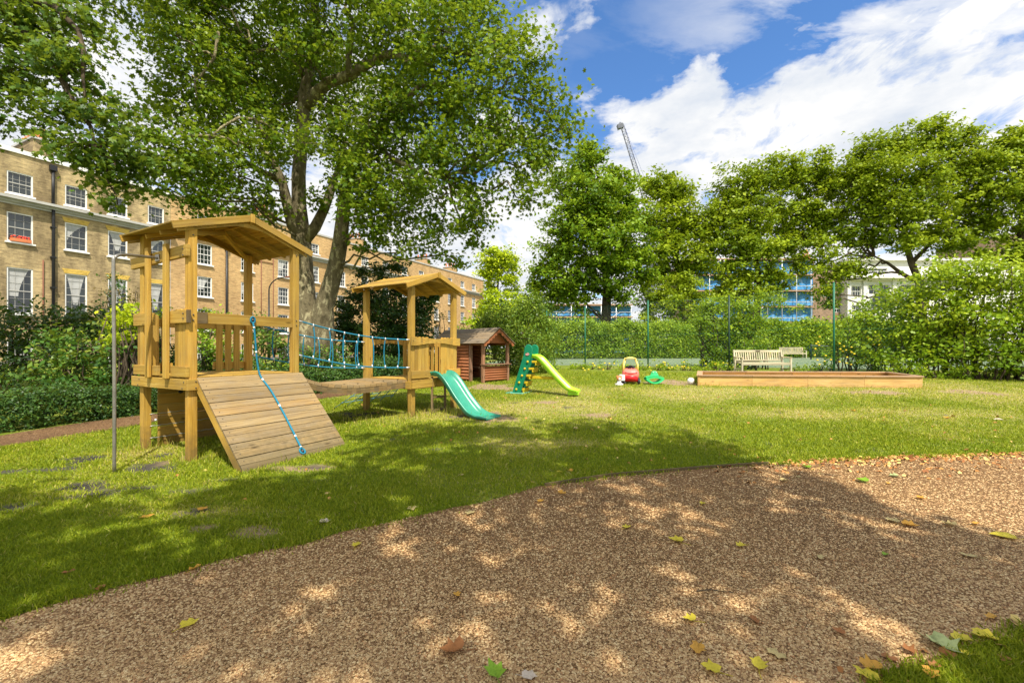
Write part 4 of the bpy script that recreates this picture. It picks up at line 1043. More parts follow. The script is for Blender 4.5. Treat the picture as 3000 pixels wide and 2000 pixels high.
# ================================================================== toy slide
TZ = ground_z(.3, 11.5); TS = empty('toy_slide', (.3, 11.5, TZ), 'dark green toy slide with a lime chute and yellow steps', 'slide')
T0 = Vector((.02, 11.72, TZ)); TD = Vector((.88, -.44, 0)).normalized(); TN = Vector((-TD.y, TD.x, 0))
def TP(d, n_, z): return T0 + TD * d + TN * n_ + Vector((0, 0, z))
for n_ in (0.0, .40):
    poly = []
    # leaning panel, rounded head
    for (d, z) in ((-.02, .03), (.22, .03), (.32, .30), (.47, .80), (.555, 1.06)): poly.append(TP(d, n_, z))
    for k in range(9):
        a = -.25 + math.pi * k / 8; poly.append(TP(.455 + .115 * math.cos(a), n_, 1.19 + .13 * math.sin(a)))
    for (d, z) in ((.31, 1.02), (.20, .70), (.075, .33)): poly.append(TP(d, n_, z))
    b = MB(); b.prism(poly, TN * .055); sp_ = part(b, 'side_panel', M['toy_green'], TS, .015)
    if n_ == 0:
        for k in range(5):
            z = .12 + .185 * k; d = .02 + .083 * k + .07; c = MB(); c.sphere(TP(d + .02, -.008, z), (.032, .032, .032), 12, 8); part(c, 'step_bolt', M['toy_yellow'], sp_, 0)
        lg = MB(); cc_ = TP(.43, -.006, 1.06); lg.prism([cc_ + TD * .055 * math.cos(a) + Vector((0, 0, .035 * math.sin(a))) for a in [i * math.pi / 8 for i in range(16)]], TN * .006); part(lg, 'badge', M['white_plastic'], sp_, 0, label='white oval badge with a red rim')
        lg = MB(); cc_ = TP(.43, -.010, 1.06); lg.tube([cc_ + TD * .05 * math.cos(a) + Vector((0, 0, .03 * math.sin(a))) for a in [i * math.pi / 8 for i in range(17)]], .004, 5, cap=False); lg.obox(cc_, TD * .028, Vector((0, 0, .004)), TN * .002); part(lg, 'badge_rim', M['car_bumper'], sp_, 0)
for k in range(5):
    z = .12 + .185 * k; d = .18 + .09 * k; b = MB(); b.obox(TP(d + .06, .225, z), TN * .175, TD * .07, (0, 0, .028)); b.obox(TP(d + .10, .225, z - .05), TN * .175, TD * .012, (0, 0, .045)); part(b, 'step', M['toy_yellow'], TS, .008)
b = MB(); b.prism([TP(-.16, -.12, .0), TP(.34, -.10, .0), TP(.34, .55, .0), TP(-.16, .55, .0)], Vector((0, 0, .035))); part(b, 'foot_plate', M['toy_base_green'], TS, .015)
pr = smooth_path([Vector((d, 0, z)) for d, z in ((.46, .98), (.56, .985), (.68, .93), (.85, .76), (1.10, .50), (1.38, .24), (1.52, .155), (1.66, .13), (1.76, .13))], 5)
ri = smooth_path([Vector((d, 0, z)) for d, z in ((.46, .06), (.56, .065), (.68, .08), (.85, .085), (1.10, .085), (1.38, .08), (1.52, .06), (1.66, .04), (1.76, .02))], 5)
b = MB(); slide_mesh(b, T0 + TN * .225, TD, TN, pr, ri, .155, .03, .025); part(b, 'chute', M['lime'], TS, 0)
b = MB(); b.beam(TP(.33, .225, .44), TP(1.12, .225, .44), .09, .075); part(b, 'brace', M['toy_yellow'], TS, .012)
b = MB(); b.beam(TP(1.62, .225, .02), TP(1.62, .225, .12), .28, .14, (0, 1, 0)); part(b, 'chute_foot', M['lime'], TS, .02)

# ================================================================== toy car
cg = ground_z(3.8, 13.9); CC = Vector((3.77, 13.9, cg)); CD = Vector((-.22, -1, 0)).normalized(); CN = Vector((-CD.y, CD.x, 0))
TC = empty('toy_car', CC, 'faded red ride-in toy car with a yellow roof on pillars', 'toy car')
def CP(f, s, z): return CC + CD * f + CN * s + Vector((0, 0, z))
def body(a, b_):
    th = 2 * math.pi * a; ph = math.pi * (b_ - .5); e = lambda v, p: math.copysign(abs(v) ** p, v)
    f = .33 * e(math.cos(ph), .6) * e(math.cos(th), .6); s = .265 * e(math.cos(ph), .6) * e(math.sin(th), .6); z = .30 + .17 * e(math.sin(ph), .7)
    z += .02 * (f < 0); return CP(f, s, z)
b = MB(); b.grid(body, 28, 16); bd_ = part(b, 'body', M['car_red'], TC, 0)
b = MB(); b.grid(lambda a, c: CP(.20 + .175 * math.sin(math.pi * c) * abs(math.cos(math.pi * (a - .5))) ** .5, .225 * (a - .5) * 2, .20 + .13 * (-math.cos(math.pi * c))), 16, 8); part(b, 'bumper', M['car_bumper'], bd_, 0)
b = MB(); b.tube([CP(.325 - .03 * abs(s) ** 2 / .03, s, .36 - .03 * (1 - (s / .18) ** 2)) for s in [i * .03 - .18 for i in range(13)]], .018, 8); part(b, 'grille', M['car_bumper'], bd_, 0)
for s in (-.235, .235):
    f0, f1 = .10, -.27
    for (fa, fb, sb, sbt) in ((.17, .07, s * .93, s * .62), (-.25, -.19, s, s * .64)):
        b = MB(); b.tube([CP(fa, sb, .40), CP(fa * .8 + fb * .2, sb * .97, .60), CP(fb, sbt, .80)], [.030, .027, .028], 8); part(b, 'pillar', M['car_yellow'], TC, 0)
b = MB()
b.grid(lambda a, c: CP((a - .5) * .42 - .05, (c - .5) * .36 * (1 - .25 * abs(a - .5)), .80 + .05 * math.cos(math.pi * (a - .5)) * math.cos(math.pi * (c - .5))), 10, 10)
b.grid(lambda a, c: CP((a - .5) * .42 - .05, (c - .5) * .36 * (1 - .25 * abs(a - .5)), .785 + .03 * math.cos(math.pi * (a - .5)) * math.cos(math.pi * (c - .5))), 10, 10)
part(b, 'roof', M['car_yellow'], TC, 0)
for (f, s) in ((.20, .25), (.20, -.25), (-.24, .26), (-.24, -.26)):
    b = MB(); b.tube([CP(f, s - .035, .085), CP(f, s + .035, .085)], .085, 16); w_ = part(b, 'wheel', M['black'], TC, .012)
    b = MB(); sg = 1 if s > 0 else -1; b.tube([CP(f, s + sg * .03, .085), CP(f, s + sg * .042, .085)], .045, 12); part(b, 'hub', M['white_plastic'], w_, .004)
b = MB(); b.box(tuple(CP(-.12, 0, .42)), (.30, .10, .26)); part(b, 'seat', M['black'], TC, .03)
b = MB(); ring(CP(.06, 0, .50), CD, .075, .012, b); b.tube([CP(.06, 0, .50), CP(.14, 0, .44)], .012, 6); part(b, 'steering_wheel', M['black'], TC, 0)

# ================================================================== green rocker
rg = Vector((4.47, 13.75, ground_z(4.47, 13.75))); RK = empty('toy_rocker', rg, 'bright green plastic rocker with a raised seat beside the toy car', 'rocker')
def RP(a, s, z): return rg + Vector((a, s, z))
for s in (-.14, .11):
    poly = []
    for k in range(13):
        t = -1 + 2 * k / 12; poly.append(RP(.28 * t, s, .02 + .13 * abs(t) ** 2.2))
    for k in range(13):
        t = 1 - 2 * k / 12; poly.append(RP(.28 * t, s, .20 + .05 * (1 - t * t)))
    i_ = MB(); out_ = poly; inn = [RP(.20 * (-1 + 2 * k / 12), s, .065 + .09 * abs(-1 + 2 * k / 12) ** 2.2) for k in range(13)] + [RP(.20 * (1 - 2 * k / 12), s, .155 + .04 * (1 - (1 - 2 * k / 12) ** 2)) for k in range(13)]
    n_ = len(out_)
    for k in range(n_):
        k2 = (k + 1) % n_; i_.prism([out_[k], out_[k2], inn[k2], inn[k]], Vector((0, .03, 0)))
    part(i_, 'rocker_side', M['rocker_green'], RK, 0)
b = MB(); b.grid(lambda a, c: RP(-.28 + .56 * a, -.14 + .28 * c, .215 + .05 * math.sin(math.pi * a) + .015 * math.sin(math.pi * c)), 16, 6); part(b, 'seat_deck', M['rocker_green'], RK, 0)
b = MB(); b.grid(lambda a, c: RP(.01 + (.15 - .07 * c) * math.cos(6.283 * a), (.09 - .03 * c) * math.sin(6.283 * a), .24 + .14 * c), 20, 8); b.sphere(RP(.01, 0, .38), (.085, .065, .03), 14, 8); part(b, 'head_mount', M['rocker_green'], RK, 0)
for s in (-.045, .055):
    b = MB(); b.sphere(RP(s, -.062, .375), .016, 8, 6); part(b, 'eye', M['white_plastic'], RK, 0)

# ================================================================== small toy + ball
tg = Vector((3.30, 13.45, ground_z(3.3, 13.45))); TY = empty('toy_figure', tg, 'small white and orange toy on a pale base left of the toy car', 'toy')
b = MB(); b.grid(lambda a, c: tg + Vector((.125 * math.cos(6.283 * a) * min(1, 3 * (1 - c)), .09 * math.sin(6.283 * a) * min(1, 3 * (1 - c)), .01 + .045 * min(1, c * 2))), 20, 6); part(b, 'base', M['white_plastic'], TY, 0)
b = MB(); b.grid(lambda a, c: tg + Vector(((.075 - .03 * c) * math.cos(6.283 * a), (.06 - .02 * c) * math.sin(6.283 * a), .05 + .11 * c)), 16, 6); part(b, 'body', M['white_plastic'], TY, 0)
b = MB(); b.sphere(tg + Vector((0, 0, .215)), (.085, .07, .075), 16, 10); hd = part(b, 'head', M['orange_plastic'], TY, 0)
for s in (-1, 1):
    b = MB(); b.sphere(tg + Vector((.062 * s, 0, .275)), (.028, .018, .032), 10, 6); part(b, 'ear', M['orange_plastic'], hd, 0)
b = MB(); b.sphere(tg + Vector((0, -.058, .195)), (.042, .03, .035), 12, 8); part(b, 'muzzle', M['white_plastic'], hd, 0)
tg2 = Vector((3.46, 13.75, ground_z(3.4, 13.7))); TW = empty('toy_cart', tg2, 'small pale toy cart behind the red toy car, left side', 'toy cart')
b = MB(); b.box(tuple(tg2 + Vector((0, 0, .20))), (.16, .22, .20)); part(b, 'box', M['white_plastic'], TW, .03)
for (a, c) in ((-.06, -.12), (.06, -.12), (-.06, .1), (.06, .1)):
    b = MB(); b.tube([tg2 + Vector((a - .02, c, .045)), tg2 + Vector((a + .02, c, .045))], .045, 12); part(b, 'wheel', M['black'], TW, .004)
bg = G(2024, 1126); b = MB(); b.sphere(bg + Vector((0, 0, .105)), .11, 24, 16); tag(b.build('ball', M['white_plastic'], loc=bg), 'white football lying at the left end of the sandpit', 'ball')

# ================================================================== sandpit
F1, F2 = Vector((5.66, 13.3, 0)), Vector((12.0, 12.75, 0)); BD = Vector((1.04, 2.38, 0)); sz0 = ground_z(9, 13.3)
SP = empty('sandpit', (F1 + F2) / 2 + Vector((0, 0, sz0)), 'long low timber sandpit with a flat plank rim', 'sandpit')
rim_z = .69; crn = [F1, F2, F2 + BD, F1 + BD]
cen_ = sum(crn, Vector((0, 0, 0))) / 4
for k in range(4):
    a, c = crn[k], crn[(k + 1) % 4]; dl = (c - a); nn = Vector((dl.y, -dl.x, 0)).normalized(); nn = nn if nn.dot(a - cen_) > 0 else -nn
    nseg = 4 if dl.length > 4 else 1
    for j in range(nseg):
        p, q = a + dl * j / nseg, a + dl * (j + 1) / nseg; b = MB()
        ins = dl.normalized() * .003
        b.beam(p + ins - nn * .03 + Vector((0, 0, (rim_z - .04 + .2) / 2)), q - ins - nn * .03 + Vector((0, 0, (rim_z - .04 + .2) / 2)), .05, rim_z - .04 - .2 - .002)
        part(b, 'side_board', M['sand_wood'], SP, .003)
        b = MB(); b.beam(p + ins + Vector((0, 0, rim_z - .018)) - nn * (.05 + (.0 if k % 2 == 0 else .0)), q - ins + Vector((0, 0, rim_z - .018)) - nn * .05, .17, .034 + (.004 if k % 2 else 0)); part(b, 'rim_plank', M['rim_wood'], SP, .005)
b = MB(); b.quad([p + (cen_ - p) * .02 + Vector((0, 0, .52)) for p in crn]); part(b, 'sand_fill', M['sand'], SP, 0)

# ================================================================== benches
def bench(c, yaw, length, label, name='park_bench'):
    c = Vector((c[0], c[1], ground_z(c[0], c[1]))); X = Vector((math.cos(yaw), math.sin(yaw), 0)); Y = Vector((-X.y, X.x, 0))
    e = empty(name, c, label, 'bench', 'teak benches by the tennis court'); B = lambda x, y, z: c + X * x + Y * y + Vector((0, 0, z)); h = length / 2
    for s in (-1, 1):
        b = MB(); b.obox(B(s * h, -.26, .31), (0, 0, .31), X * .03, Y * .035); part(b, 'leg', M['bench_wood'], e)
        b = MB(); b.beam(B(s * h, .24, 0), B(s * h, .24, .42), .06, .07, (0, 1, 0)); b.beam(B(s * h, .24, .42), B(s * h, .33, .93), .06, .06, (0, 1, 0)); part(b, 'leg', M['bench_wood'], e)
        b = MB(); b.beam(B(s * h, -.31, .635), B(s * h, .30, .665), .065, .035); part(b, 'armrest', M['bench_wood'], e)
        b = MB(); b.beam(B(s * h, -.24, .20), B(s * h, .24, .20), .03, .05); part(b, 'stretcher', M['bench_wood'], e)
    b = MB()
    for k in range(6): y = -.25 + .088 * k; b.beam(B(-h + .03, y, .435 - .01 * math.sin(k)), B(h - .03, y, .435 - .01 * math.sin(k)), .072, .02)
    b.beam(B(-h + .03, -.27, .385), B(h - .03, -.27, .385), .028, .065); part(b, 'seat', M['bench_wood'], e)
    b = MB(); b.beam(B(-h + .03, .325, .885), B(h - .03, .325, .885), .04, .085); b.beam(B(-h + .03, .265, .53), B(h - .03, .265, .53), .035, .05)
    ns = int(length * 11)
    for k in range(ns):
        x = -h + .06 + (length - .12) * (k + .5) / ns; b.beam(B(x, .27, .54), B(x, .322, .86), .045, .014, (0, 1, 0))
    bk = part(b, 'backrest', M['bench_wood'], e)
    if 'nearer' in label: b = MB(); b.obox(B(0, .30, .888), X * .09, (0, 0, .025), Y * .005); part(b, 'plaque', M['plaque'], bk, 0)
bench((9.72, 16.95), math.atan2(.9, 6) * -0 + .03, 1.9, 'weathered pale teak bench behind the sandpit, the nearer of the two')
bench((24.0, 37.3), -.05, 1.9, 'weathered pale teak bench on the far side of the tennis court')
# ================================================================== TERRACES
BO = Vector((-31.7, 27.0, 0)); BU = Vector((.441, .898, 0)).normalized(); BN = Vector((BU.y, -BU.x, 0))   # BN faces the garden
def bs(px):
    r = (px - CX) / F; return (31.7 + 27 * r) / (.441 - .898 * r)
def BP(s, d, z): return BO + BU * s + BN * d + Vector((0, 0, z))
BYAW = math.atan2(BU.y, BU.x)
def wall_with_holes(mb, s0, s1, z0, z1, holes, depth=.14):
    ss = sorted({s0, s1, *[h[0] for h in holes], *[h[1] for h in holes]}); zz = sorted({z0, z1, *[h[2] for h in holes], *[h[3] for h in holes]})
    for a, b in zip(ss[:-1], ss[1:]):
        run = None
        for c, d in zip(zz[:-1], zz[1:]):
            if any(h[0] <= a + 1e-6 and h[1] >= b - 1e-6 and h[2] <= c + 1e-6 and h[3] >= d - 1e-6 for h in holes): continue
            mb.quad([BP(a, 0, c), BP(b, 0, c), BP(b, 0, d), BP(a, 0, d)], [(a, c), (b, c), (b, d), (a, d)])
    for (a, b, c, d) in holes:
        for q, u in (([BP(a, 0, c), BP(a, 0, d), BP(a, -depth, d), BP(a, -depth, c)], 1), ([BP(b, 0, d), BP(b, 0, c), BP(b, -depth, c), BP(b, -depth, d)], 1), ([BP(a, 0, d), BP(b, 0, d), BP(b, -depth, d), BP(a, -depth, d)], 0)):
            mb.quad(q, [(0, 0), (0, 1), (depth, 1), (depth, 0)])
protos = {}
def window(parent, s0, s1, z0, z1, nc, nr, curtain=None, sash='white', sill=True, frame=.07):
    key = (round(s1 - s0, 2), round(z1 - z0, 2), nc, nr, curtain, sash, sill)
    w, h = s1 - s0, z1 - z0; M_ = lambda x, y, z: Vector((x, -y, z))  # local: x along wall, -y outward
    if key not in protos:
        fr = MB(); t = frame
        for (a, c) in (((0, 0), (0, h)), ((w, 0), (w, h))):
            x = t / 2 if a[0] == 0 else w - t / 2; fr.obox((x, .075, h / 2), (0, 0, h / 2), (t / 2, 0, 0), (0, .045, 0))
        fr.obox((w / 2, .075, h - t / 2), (w / 2 - t, 0, 0), (0, 0, t / 2), (0, .045, 0)); fr.obox((w / 2, .07, t * .6), (w / 2 - t, 0, 0), (0, 0, t * .6), (0, .05, 0))
        sb = MB(); g = .024 if sash == 'white' else .014
        sb.obox((w / 2, .105, h / 2), (w / 2 - t, 0, 0), (0, 0, .028), (0, .022, 0))
        for k in range(1, nc): sb.obox((w * k / nc, .115, h / 2), (0, 0, h / 2 - t), (g / 2, 0, 0), (0, .014, 0))
        for k in range(1, nr):
            if abs(k / nr - .5) > .03: sb.obox((w / 2, .116, h * k / nr), (w / 2 - t, 0, 0), (0, 0, g / 2), (0, .0138, 0))
        gl = MB(); gl.quad([(t * .8, .122, t * .8), (w - t * .8, .122, t * .8), (w - t * .8, .122, h - t * .8), (t * .8, .122, h - t * .8)], None)
        res = {'frame': fr.build('window', M['white_paint'], local=True), 'bars': sb.build('glazing_bars', M['white_paint'] if sash == 'white' else M['stone_trim'], local=True), 'pane': gl.build('pane', M['glass'], local=True)}
        if sill:
            si = MB(); si.obox((w / 2, -.04, -.055), (w / 2 + .09, 0, 0), (0, .11, 0), (0, 0, .05)); res['sill'] = si.build('sill', M['white_paint'], local=True)
        if curtain:
            cu = MB(); yy = lambda a: .113 + .004 * math.sin(a * 40)
            if curtain == 'v':
                for sg in (0, 1):
                    def fn(a, b_, sg=sg):
                        x = a * (w / 2 - t) * (1 - .78 * (1 - b_) ** .7 if b_ < 1 else 1); X = w / 2 + (-x if sg == 0 else x)
                        return (X, .119 + .0015 * math.sin(a * 45), h * .28 + (h * .72 - t) * b_)
                    cu.grid(fn, 14, 8)
            else:
                k0 = .12 if curtain == 'side' else .5
                cu.grid(lambda a, b_: (t + a * (w - 2 * t) * (k0 + (1 - k0) * b_ ** 1.6) * .9, .119 + .0015 * math.sin(a * 60), h * .38 + (h * .62 - t) * b_), 18, 8)
            res['curtain'] = cu.build('curtain', M['curtain'], local=True)
        protos[key] = res; first = True
    else: first = False
    src = protos[key]; P = BP(s0, -.0, z0)
    o = src['frame'] if first else src['frame'].copy()
    if not first: COL.objects.link(o)
    o.parent = parent; o.location = P - world_loc(parent); o.rotation_euler = (0, 0, BYAW)
    for k, v in src.items():
        if k == 'frame': continue
        c = v if first else v.copy()
        if not first: COL.objects.link(c)
        c.parent = o
    return o
def bpart(mb, name, mat, parent, label=None):
    o = mb.build(name, mat, parent)
    if label: o['label'] = label
    return o
def sbox(mb, s0, s1, d0, d1, z0, z1):
    mb.obox(BP((s0 + s1) / 2, (d0 + d1) / 2, (z0 + z1) / 2), BU * (s1 - s0) / 2, BN * (d1 - d0) / 2, (0, 0, (z1 - z0) / 2))
H0 = 1.5; SG = 9.25
GB = empty('terrace_house', BP(0, 0, 0), 'weathered grey brown brick terrace at the left with net curtained windows', 'building')
holes = []
cols = [(-8.0, -6.85), (-5.2, -4.05), (-2.45, -1.3), (.30, 1.46), (2.98, 4.13), (5.28, 6.43), (7.72, 8.80)]
rows = [(H0 + 9.75, H0 + 11.15), (H0 + 6.72, H0 + 8.58), (H0 + 2.2, H0 + 5.1), (H0 - 1.4, H0 + .6)]
for c in cols:
    for r in rows: holes.append((c[0], c[1], r[0], r[1]))
wl = MB(); wall_with_holes(wl, -10, SG, -.2, H0 + 12.35, holes); bpart(wl, 'wall', M['brick_grey'], GB)
for i, c in enumerate(cols):
    for j, r in enumerate(rows):
        if r[0] < H0: cu = None
        else: cu = {2: 'v' if c[0] > 2 else 'half', 1: ('v' if i == 5 else 'side' if i in (4, 6) else None), 0: None}[j]
        window(GB, c[0], c[1], r[0], r[1], 3 if j else 4, 4 if j == 1 else (6 if j == 2 else 3), cu, 'grey', True)
for c in cols[4:]:
    for r in rows[1:3]:
        ar = MB(); a, b, z = c[0], c[1], r[1]; ar.prism([BP(a - .02, .003, z + .01), BP(b + .02, .003, z + .01), BP(b + .16, .003, z + .33), BP(a - .16, .003, z + .33)], BN * .012); bpart(ar, 'window_arch', M['brick_yellow'], GB)
co = MB(); 
for (d, z0, z1) in ((.10, 9.05, 9.2), (.24, 9.2, 9.36), (.48, 9.36, 9.52)): sbox(co, -10, SG + .1, .003, d, H0 + z0, H0 + z1)
bpart(co, 'cornice', M['stone_trim'], GB)
co = MB(); sbox(co, -10, SG, -.35, .10, H0 + 12.35, H0 + 12.62); bpart(co, 'coping', M['white_paint'], GB)
co = MB(); co.prism([BP(-10, -.4, H0 + 12.3), BP(-10, -7, H0 + 13.1), BP(-10, -13, H0 + 12.3)], BU * (SG + 10)); bpart(co, 'roof', M['slate'], GB)
dp = MB(); sd_ = 2.36
dp.tube([BP(sd_, .16, .5), BP(sd_, .16, H0 + 8.9), BP(sd_, .16, H0 + 9.2)], .085, 10)
dp.tube([BP(sd_, .13, H0 + 9.5), BP(sd_, .13, H0 + 11.8)], .085, 10); sbox(dp, sd_ - .17, sd_ + .17, .01, .27, H0 + 11.8, H0 + 12.15)
for z in (2, 4, 6, 8): sbox(dp, sd_ - .13, sd_ + .13, .01, .26, H0 + z, H0 + z + .08)
bpart(dp, 'downpipe', M['black_metal'], GB)
pp = MB(); pp.tube([BP(sd_ - .45, .06, 1), BP(sd_ - .45, .06, H0 + 5.8)], .035, 6); pp.tube([BP(10.6, .06, 1), BP(10.6, .06, H0 + 6.9)], .03, 6); bpart(pp, 'thin_pipe', M['rust_pipe'], GB)
bx = MB(); sbox(bx, .42, 1.34, .02, .2, H0 + 6.74, H0 + 6.95); wb = bpart(bx, 'window_box', M['terracotta'], GB)
fl = MB()
for k in range(26): fl.sphere(BP(.45 + .85 * random.random(), .08 + .1 * random.random(), H0 + 6.98 + .13 * random.random()), .045, 6, 4)
bpart(fl, 'window_box_flowers', M['flower_r'], wb)
def chimney(parent, s, d, w, dp_, z0, z1, pots, mat, rows_=1):
    c = MB(); sbox(c, s - w / 2, s + w / 2, d - dp_ / 2, d + dp_ / 2, z0, z1); ch = bpart(c, 'chimney', mat, parent)
    c = MB(); sbox(c, s - w / 2 - .08, s + w / 2 + .08, d - dp_ / 2 - .08, d + dp_ / 2 + .08, z1, z1 + .14); bpart(c, 'chimney_cap', M['stone_trim'], ch)
    for k in range(pots):
        c = MB(); q = BP(s, d - dp_ / 2 + dp_ * (k + .5) / pots, z1 + .14)
        c.tube([q, q + Vector((0, 0, .12)), q + Vector((0, 0, .55)), q + Vector((0, 0, .62)), q + Vector((0, 0, .70))], [.17, .13, .115, .15, .15], 10); bpart(c, 'chimney_pot', M['terracotta'], ch)
chimney(GB, 2.45, -3.4, 1.0, 3.4, H0 + 11.8, H0 + 14.2, 7, M['brick_grey'])

OB = empty('terrace_block', BP(SG, 0, 0), 'long orange brick terrace with white sash windows receding to the right', 'building')
holes = []; wn = []
c0 = 11.25; k = 0
while c0 + 3.72 * k < 58.5:
    a = c0 + 3.72 * k
    for j, (z0, z1) in enumerate([(10.28, 11.4), (7.2, 8.95), (4.42, 6.15), (1.5, 3.4), (-1.3, .4)]):
        holes.append((a, a + 1.18, H0 + z0, H0 + z1)); wn.append((a, j, H0 + z0, H0 + z1))
    k += 1
wl = MB(); wall_with_holes(wl, SG + .012, 60, -.2, H0 + 12.45, holes); wl.quad([BP(60, 0, -.2), BP(60, -14, -.2), BP(60, -14, H0 + 12.45), BP(60, 0, H0 + 12.45)], [(0, 0), (14, 0), (14, 14), (0, 14)])
bpart(wl, 'wall', M['brick_orange'], OB)
for (a, j, z0, z1) in wn: window(OB, a, a + 1.18, z0, z1, 4 if j else 3, 4 if j else 3, 'half' if random.random() < .25 and j else None)
co = MB()
for (d, z0, z1) in ((.10, 9.5, 9.66), (.24, 9.66, 9.82), (.42, 9.82, 9.98)): sbox(co, SG + .12, 60, .003, d, H0 + z0, H0 + z1)
bpart(co, 'cornice', M['stone_trim'], OB)
co = MB(); sbox(co, SG + .1, 60.1, -.4, .08, H0 + 12.45, H0 + 12.62); bpart(co, 'coping', M['stone_trim'], OB)
co = MB(); co.prism([BP(SG + .02, -.4, H0 + 12.6), BP(SG + .02, -6, H0 + 13.8), BP(SG + .02, -13, H0 + 12.6)], BU * (60 - SG)); bpart(co, 'roof', M['slate'], OB)
for s in (13.6, 36, 50):
    dp = MB(); dp.tube([BP(s, .14, .5), BP(s, .14, H0 + 9.4)], .09, 10); sbox(dp, s - .16, s + .16, .01, .26, H0 + 8.9, H0 + 9.2); bpart(dp, 'downpipe', M['black_metal'], OB)
dp = MB()
for s in (16.9, 18.15, 25.0): dp.tube([BP(s, .05, 1.0), BP(s, .05, H0 + 8.9)], .035, 6)
dp.tube([BP(16.3, .05, H0 + 8.4), BP(18.15, .05, H0 + 8.4)], .03, 6); dp.tube([BP(24.2, .05, H0 + 7.7), BP(25.9, .05, H0 + 7.7)], .03, 6); dp.tube([BP(24.2, .05, H0 + 7.1), BP(25.9, .05, H0 + 7.1)], .03, 6)
bpart(dp, 'thin_pipe', M['rust_pipe'], OB)
for s in (20, 33, 47.5, 55.5): chimney(OB, s, -4.4, 1.2, 2.2, H0 + 12.6, H0 + 14.5, 4, M['brick_orange'])
dp = MB(); sbox(dp, 17.0, 18.6, .01, .9, H0 + 1.55, H0 + 1.9); bpart(dp, 'porch_roof', M['black_metal'], OB)

# street lamp in front of the orange terrace
lp = W(788, 930, 30); lb = Vector((lp.x, lp.y, .6)); LM = empty('street_lamp', lb, 'dark swan neck street lamp in front of the orange terrace', 'street lamp')
b = MB(); top = W(788, 850, 30); tip = W(835, 812, 30)
b.tube([lb, Vector((lp.x, lp.y, 3.6)), Vector((lp.x, lp.y, 3.62)), top] + [top + Vector(((tip.x - top.x) * (1 - math.cos(a)), 0, (tip.z - top.z) * math.sin(a))) for a in [i * math.pi / 16 for i in range(1, 9)]], [.10, .10, .06, .045] + [.04] * 8, 10); b.build('pole', M['black_metal'], LM)
b = MB(); b.tube([tip, tip + Vector((.45, 0, .03)), tip + Vector((.62, 0, .0))], [.05, .09, .03], 8); b.build('lamp_head', M['rust_pipe'], LM)

# ================================================================== scaffolded building behind the court
m, nt = new_mat('blue_sheeting'); n = N(nt); fz = n.noise(n.mapping(n.pos(), (1, 1, .35)), .9, 5, .65, 1)
n.out(n.ramp(fz, [(.3, (.03, .17, .48)), (.52, (.07, .32, .68)), (.75, (.38, .56, .75))]), .5, n.bump(fz, .8, .3), spec=.4); M['sheet'] = m
m, nt = new_mat('scaffold_boards'); n = N(nt); n.out(n.ramp(n.noise(n.pos(), .8, 3), [(.3, (.42, .25, .15)), (.7, (.62, .42, .28))]), .8); M['scaf_board'] = m
def scaffold(name, label, x0, x1, Y, zt, steps):
    e = empty(name, ((x0 + x1) / 2, Y, .6), label, 'building'); 
    b = MB(); b.obox(((x0 + x1) / 2, Y + 5, (zt + .6) / 2), ((x1 - x0) / 2, 0, 0), (0, 4.5, 0), (0, 0, (zt - .6) / 2)); b.build('wall', M['brick_brown'], e)
    for k in range(steps):
        z0 = .8 + (zt - .8) * k / steps; z1 = .8 + (zt - .8) * (k + 1) / steps - .35
        b = MB(); nn_ = 40
        b.grid(lambda a, c: (x0 + (x1 - x0) * a, Y - .15 + .10 * math.sin(a * 70 + k) * math.sin(c * 3.1), z0 + .05 + (z1 - z0) * c), nn_, 4); b.build('sheeting', M['sheet'], e)
        b = MB(); b.box(((x0 + x1) / 2, Y - .45, z1 + .18), (x1 - x0, .8, .12)); b.build('walkway', M['scaf_board'], e)
    b = MB(); xs = np.arange(x0, x1 + .1, 2.1)
    for x in xs: b.tube([(x, Y - .75, .6), (x, Y - .75, zt + .8)], .06, 5)
    for k in range(steps):
        z = .8 + (zt - .8) * (k + 1) / steps + .5; b.tube([(x0, Y - .78, z), (x1, Y - .78, z)], .05, 5)
        b.tube([(x0 + (k * 4) % 9, Y - .8, z - 2), (x0 + (k * 4) % 9 + 3, Y - .8, z)], .05, 5)
    b.build('scaffold_tube', M['ferrule'], e); return e
scaffold('scaffolded_building', 'long low building wrapped in blue scaffold sheeting beyond the left court hedge', (1585 - CX) / F * 62, (1850 - CX) / F * 62, 62, EYE + 130 / F * 62, 4)
scaffold('scaffolded_tower', 'tall building wrapped in blue scaffold sheeting left of the white house', (2030 - CX) / F * 64, (2378 - CX) / F * 64, 64, EYE + 262 / F * 64, 6)
# brown house between, then the white stucco house
def rect_wall(mb, x0, x1, z0, z1, Y, holes):
    ss = sorted({x0, x1, *[h[0] for h in holes], *[h[1] for h in holes]}); zz = sorted({z0, z1, *[h[2] for h in holes], *[h[3] for h in holes]})
    for a, b in zip(ss[:-1], ss[1:]):
        for c, d in zip(zz[:-1], zz[1:]):
            if any(h[0] <= a + 1e-6 and h[1] >= b - 1e-6 and h[2] <= c + 1e-6 and h[3] >= d - 1e-6 for h in holes): continue
            mb.quad([(a, Y, c), (b, Y, c), (b, Y, d), (a, Y, d)], [(a, c), (b, c), (b, d), (a, d)])
    for (a, b, c, d) in holes:
        for q in ([(a, Y, c), (a, Y, d), (a, Y + .3, d), (a, Y + .3, c)], [(b, Y, d), (b, Y, c), (b, Y + .3, c), (b, Y + .3, d)], [(a, Y, d), (b, Y, d), (b, Y + .3, d), (a, Y + .3, d)], [(b, Y, c), (a, Y, c), (a, Y + .3, c), (b, Y + .3, c)]): mb.quad(q, [(0, 0), (0, 1), (.3, 1), (.3, 0)])
X = lambda px, Y: (px - CX) / F * Y
Zp = lambda py, Y: EYE + (HY - py) / F * Y
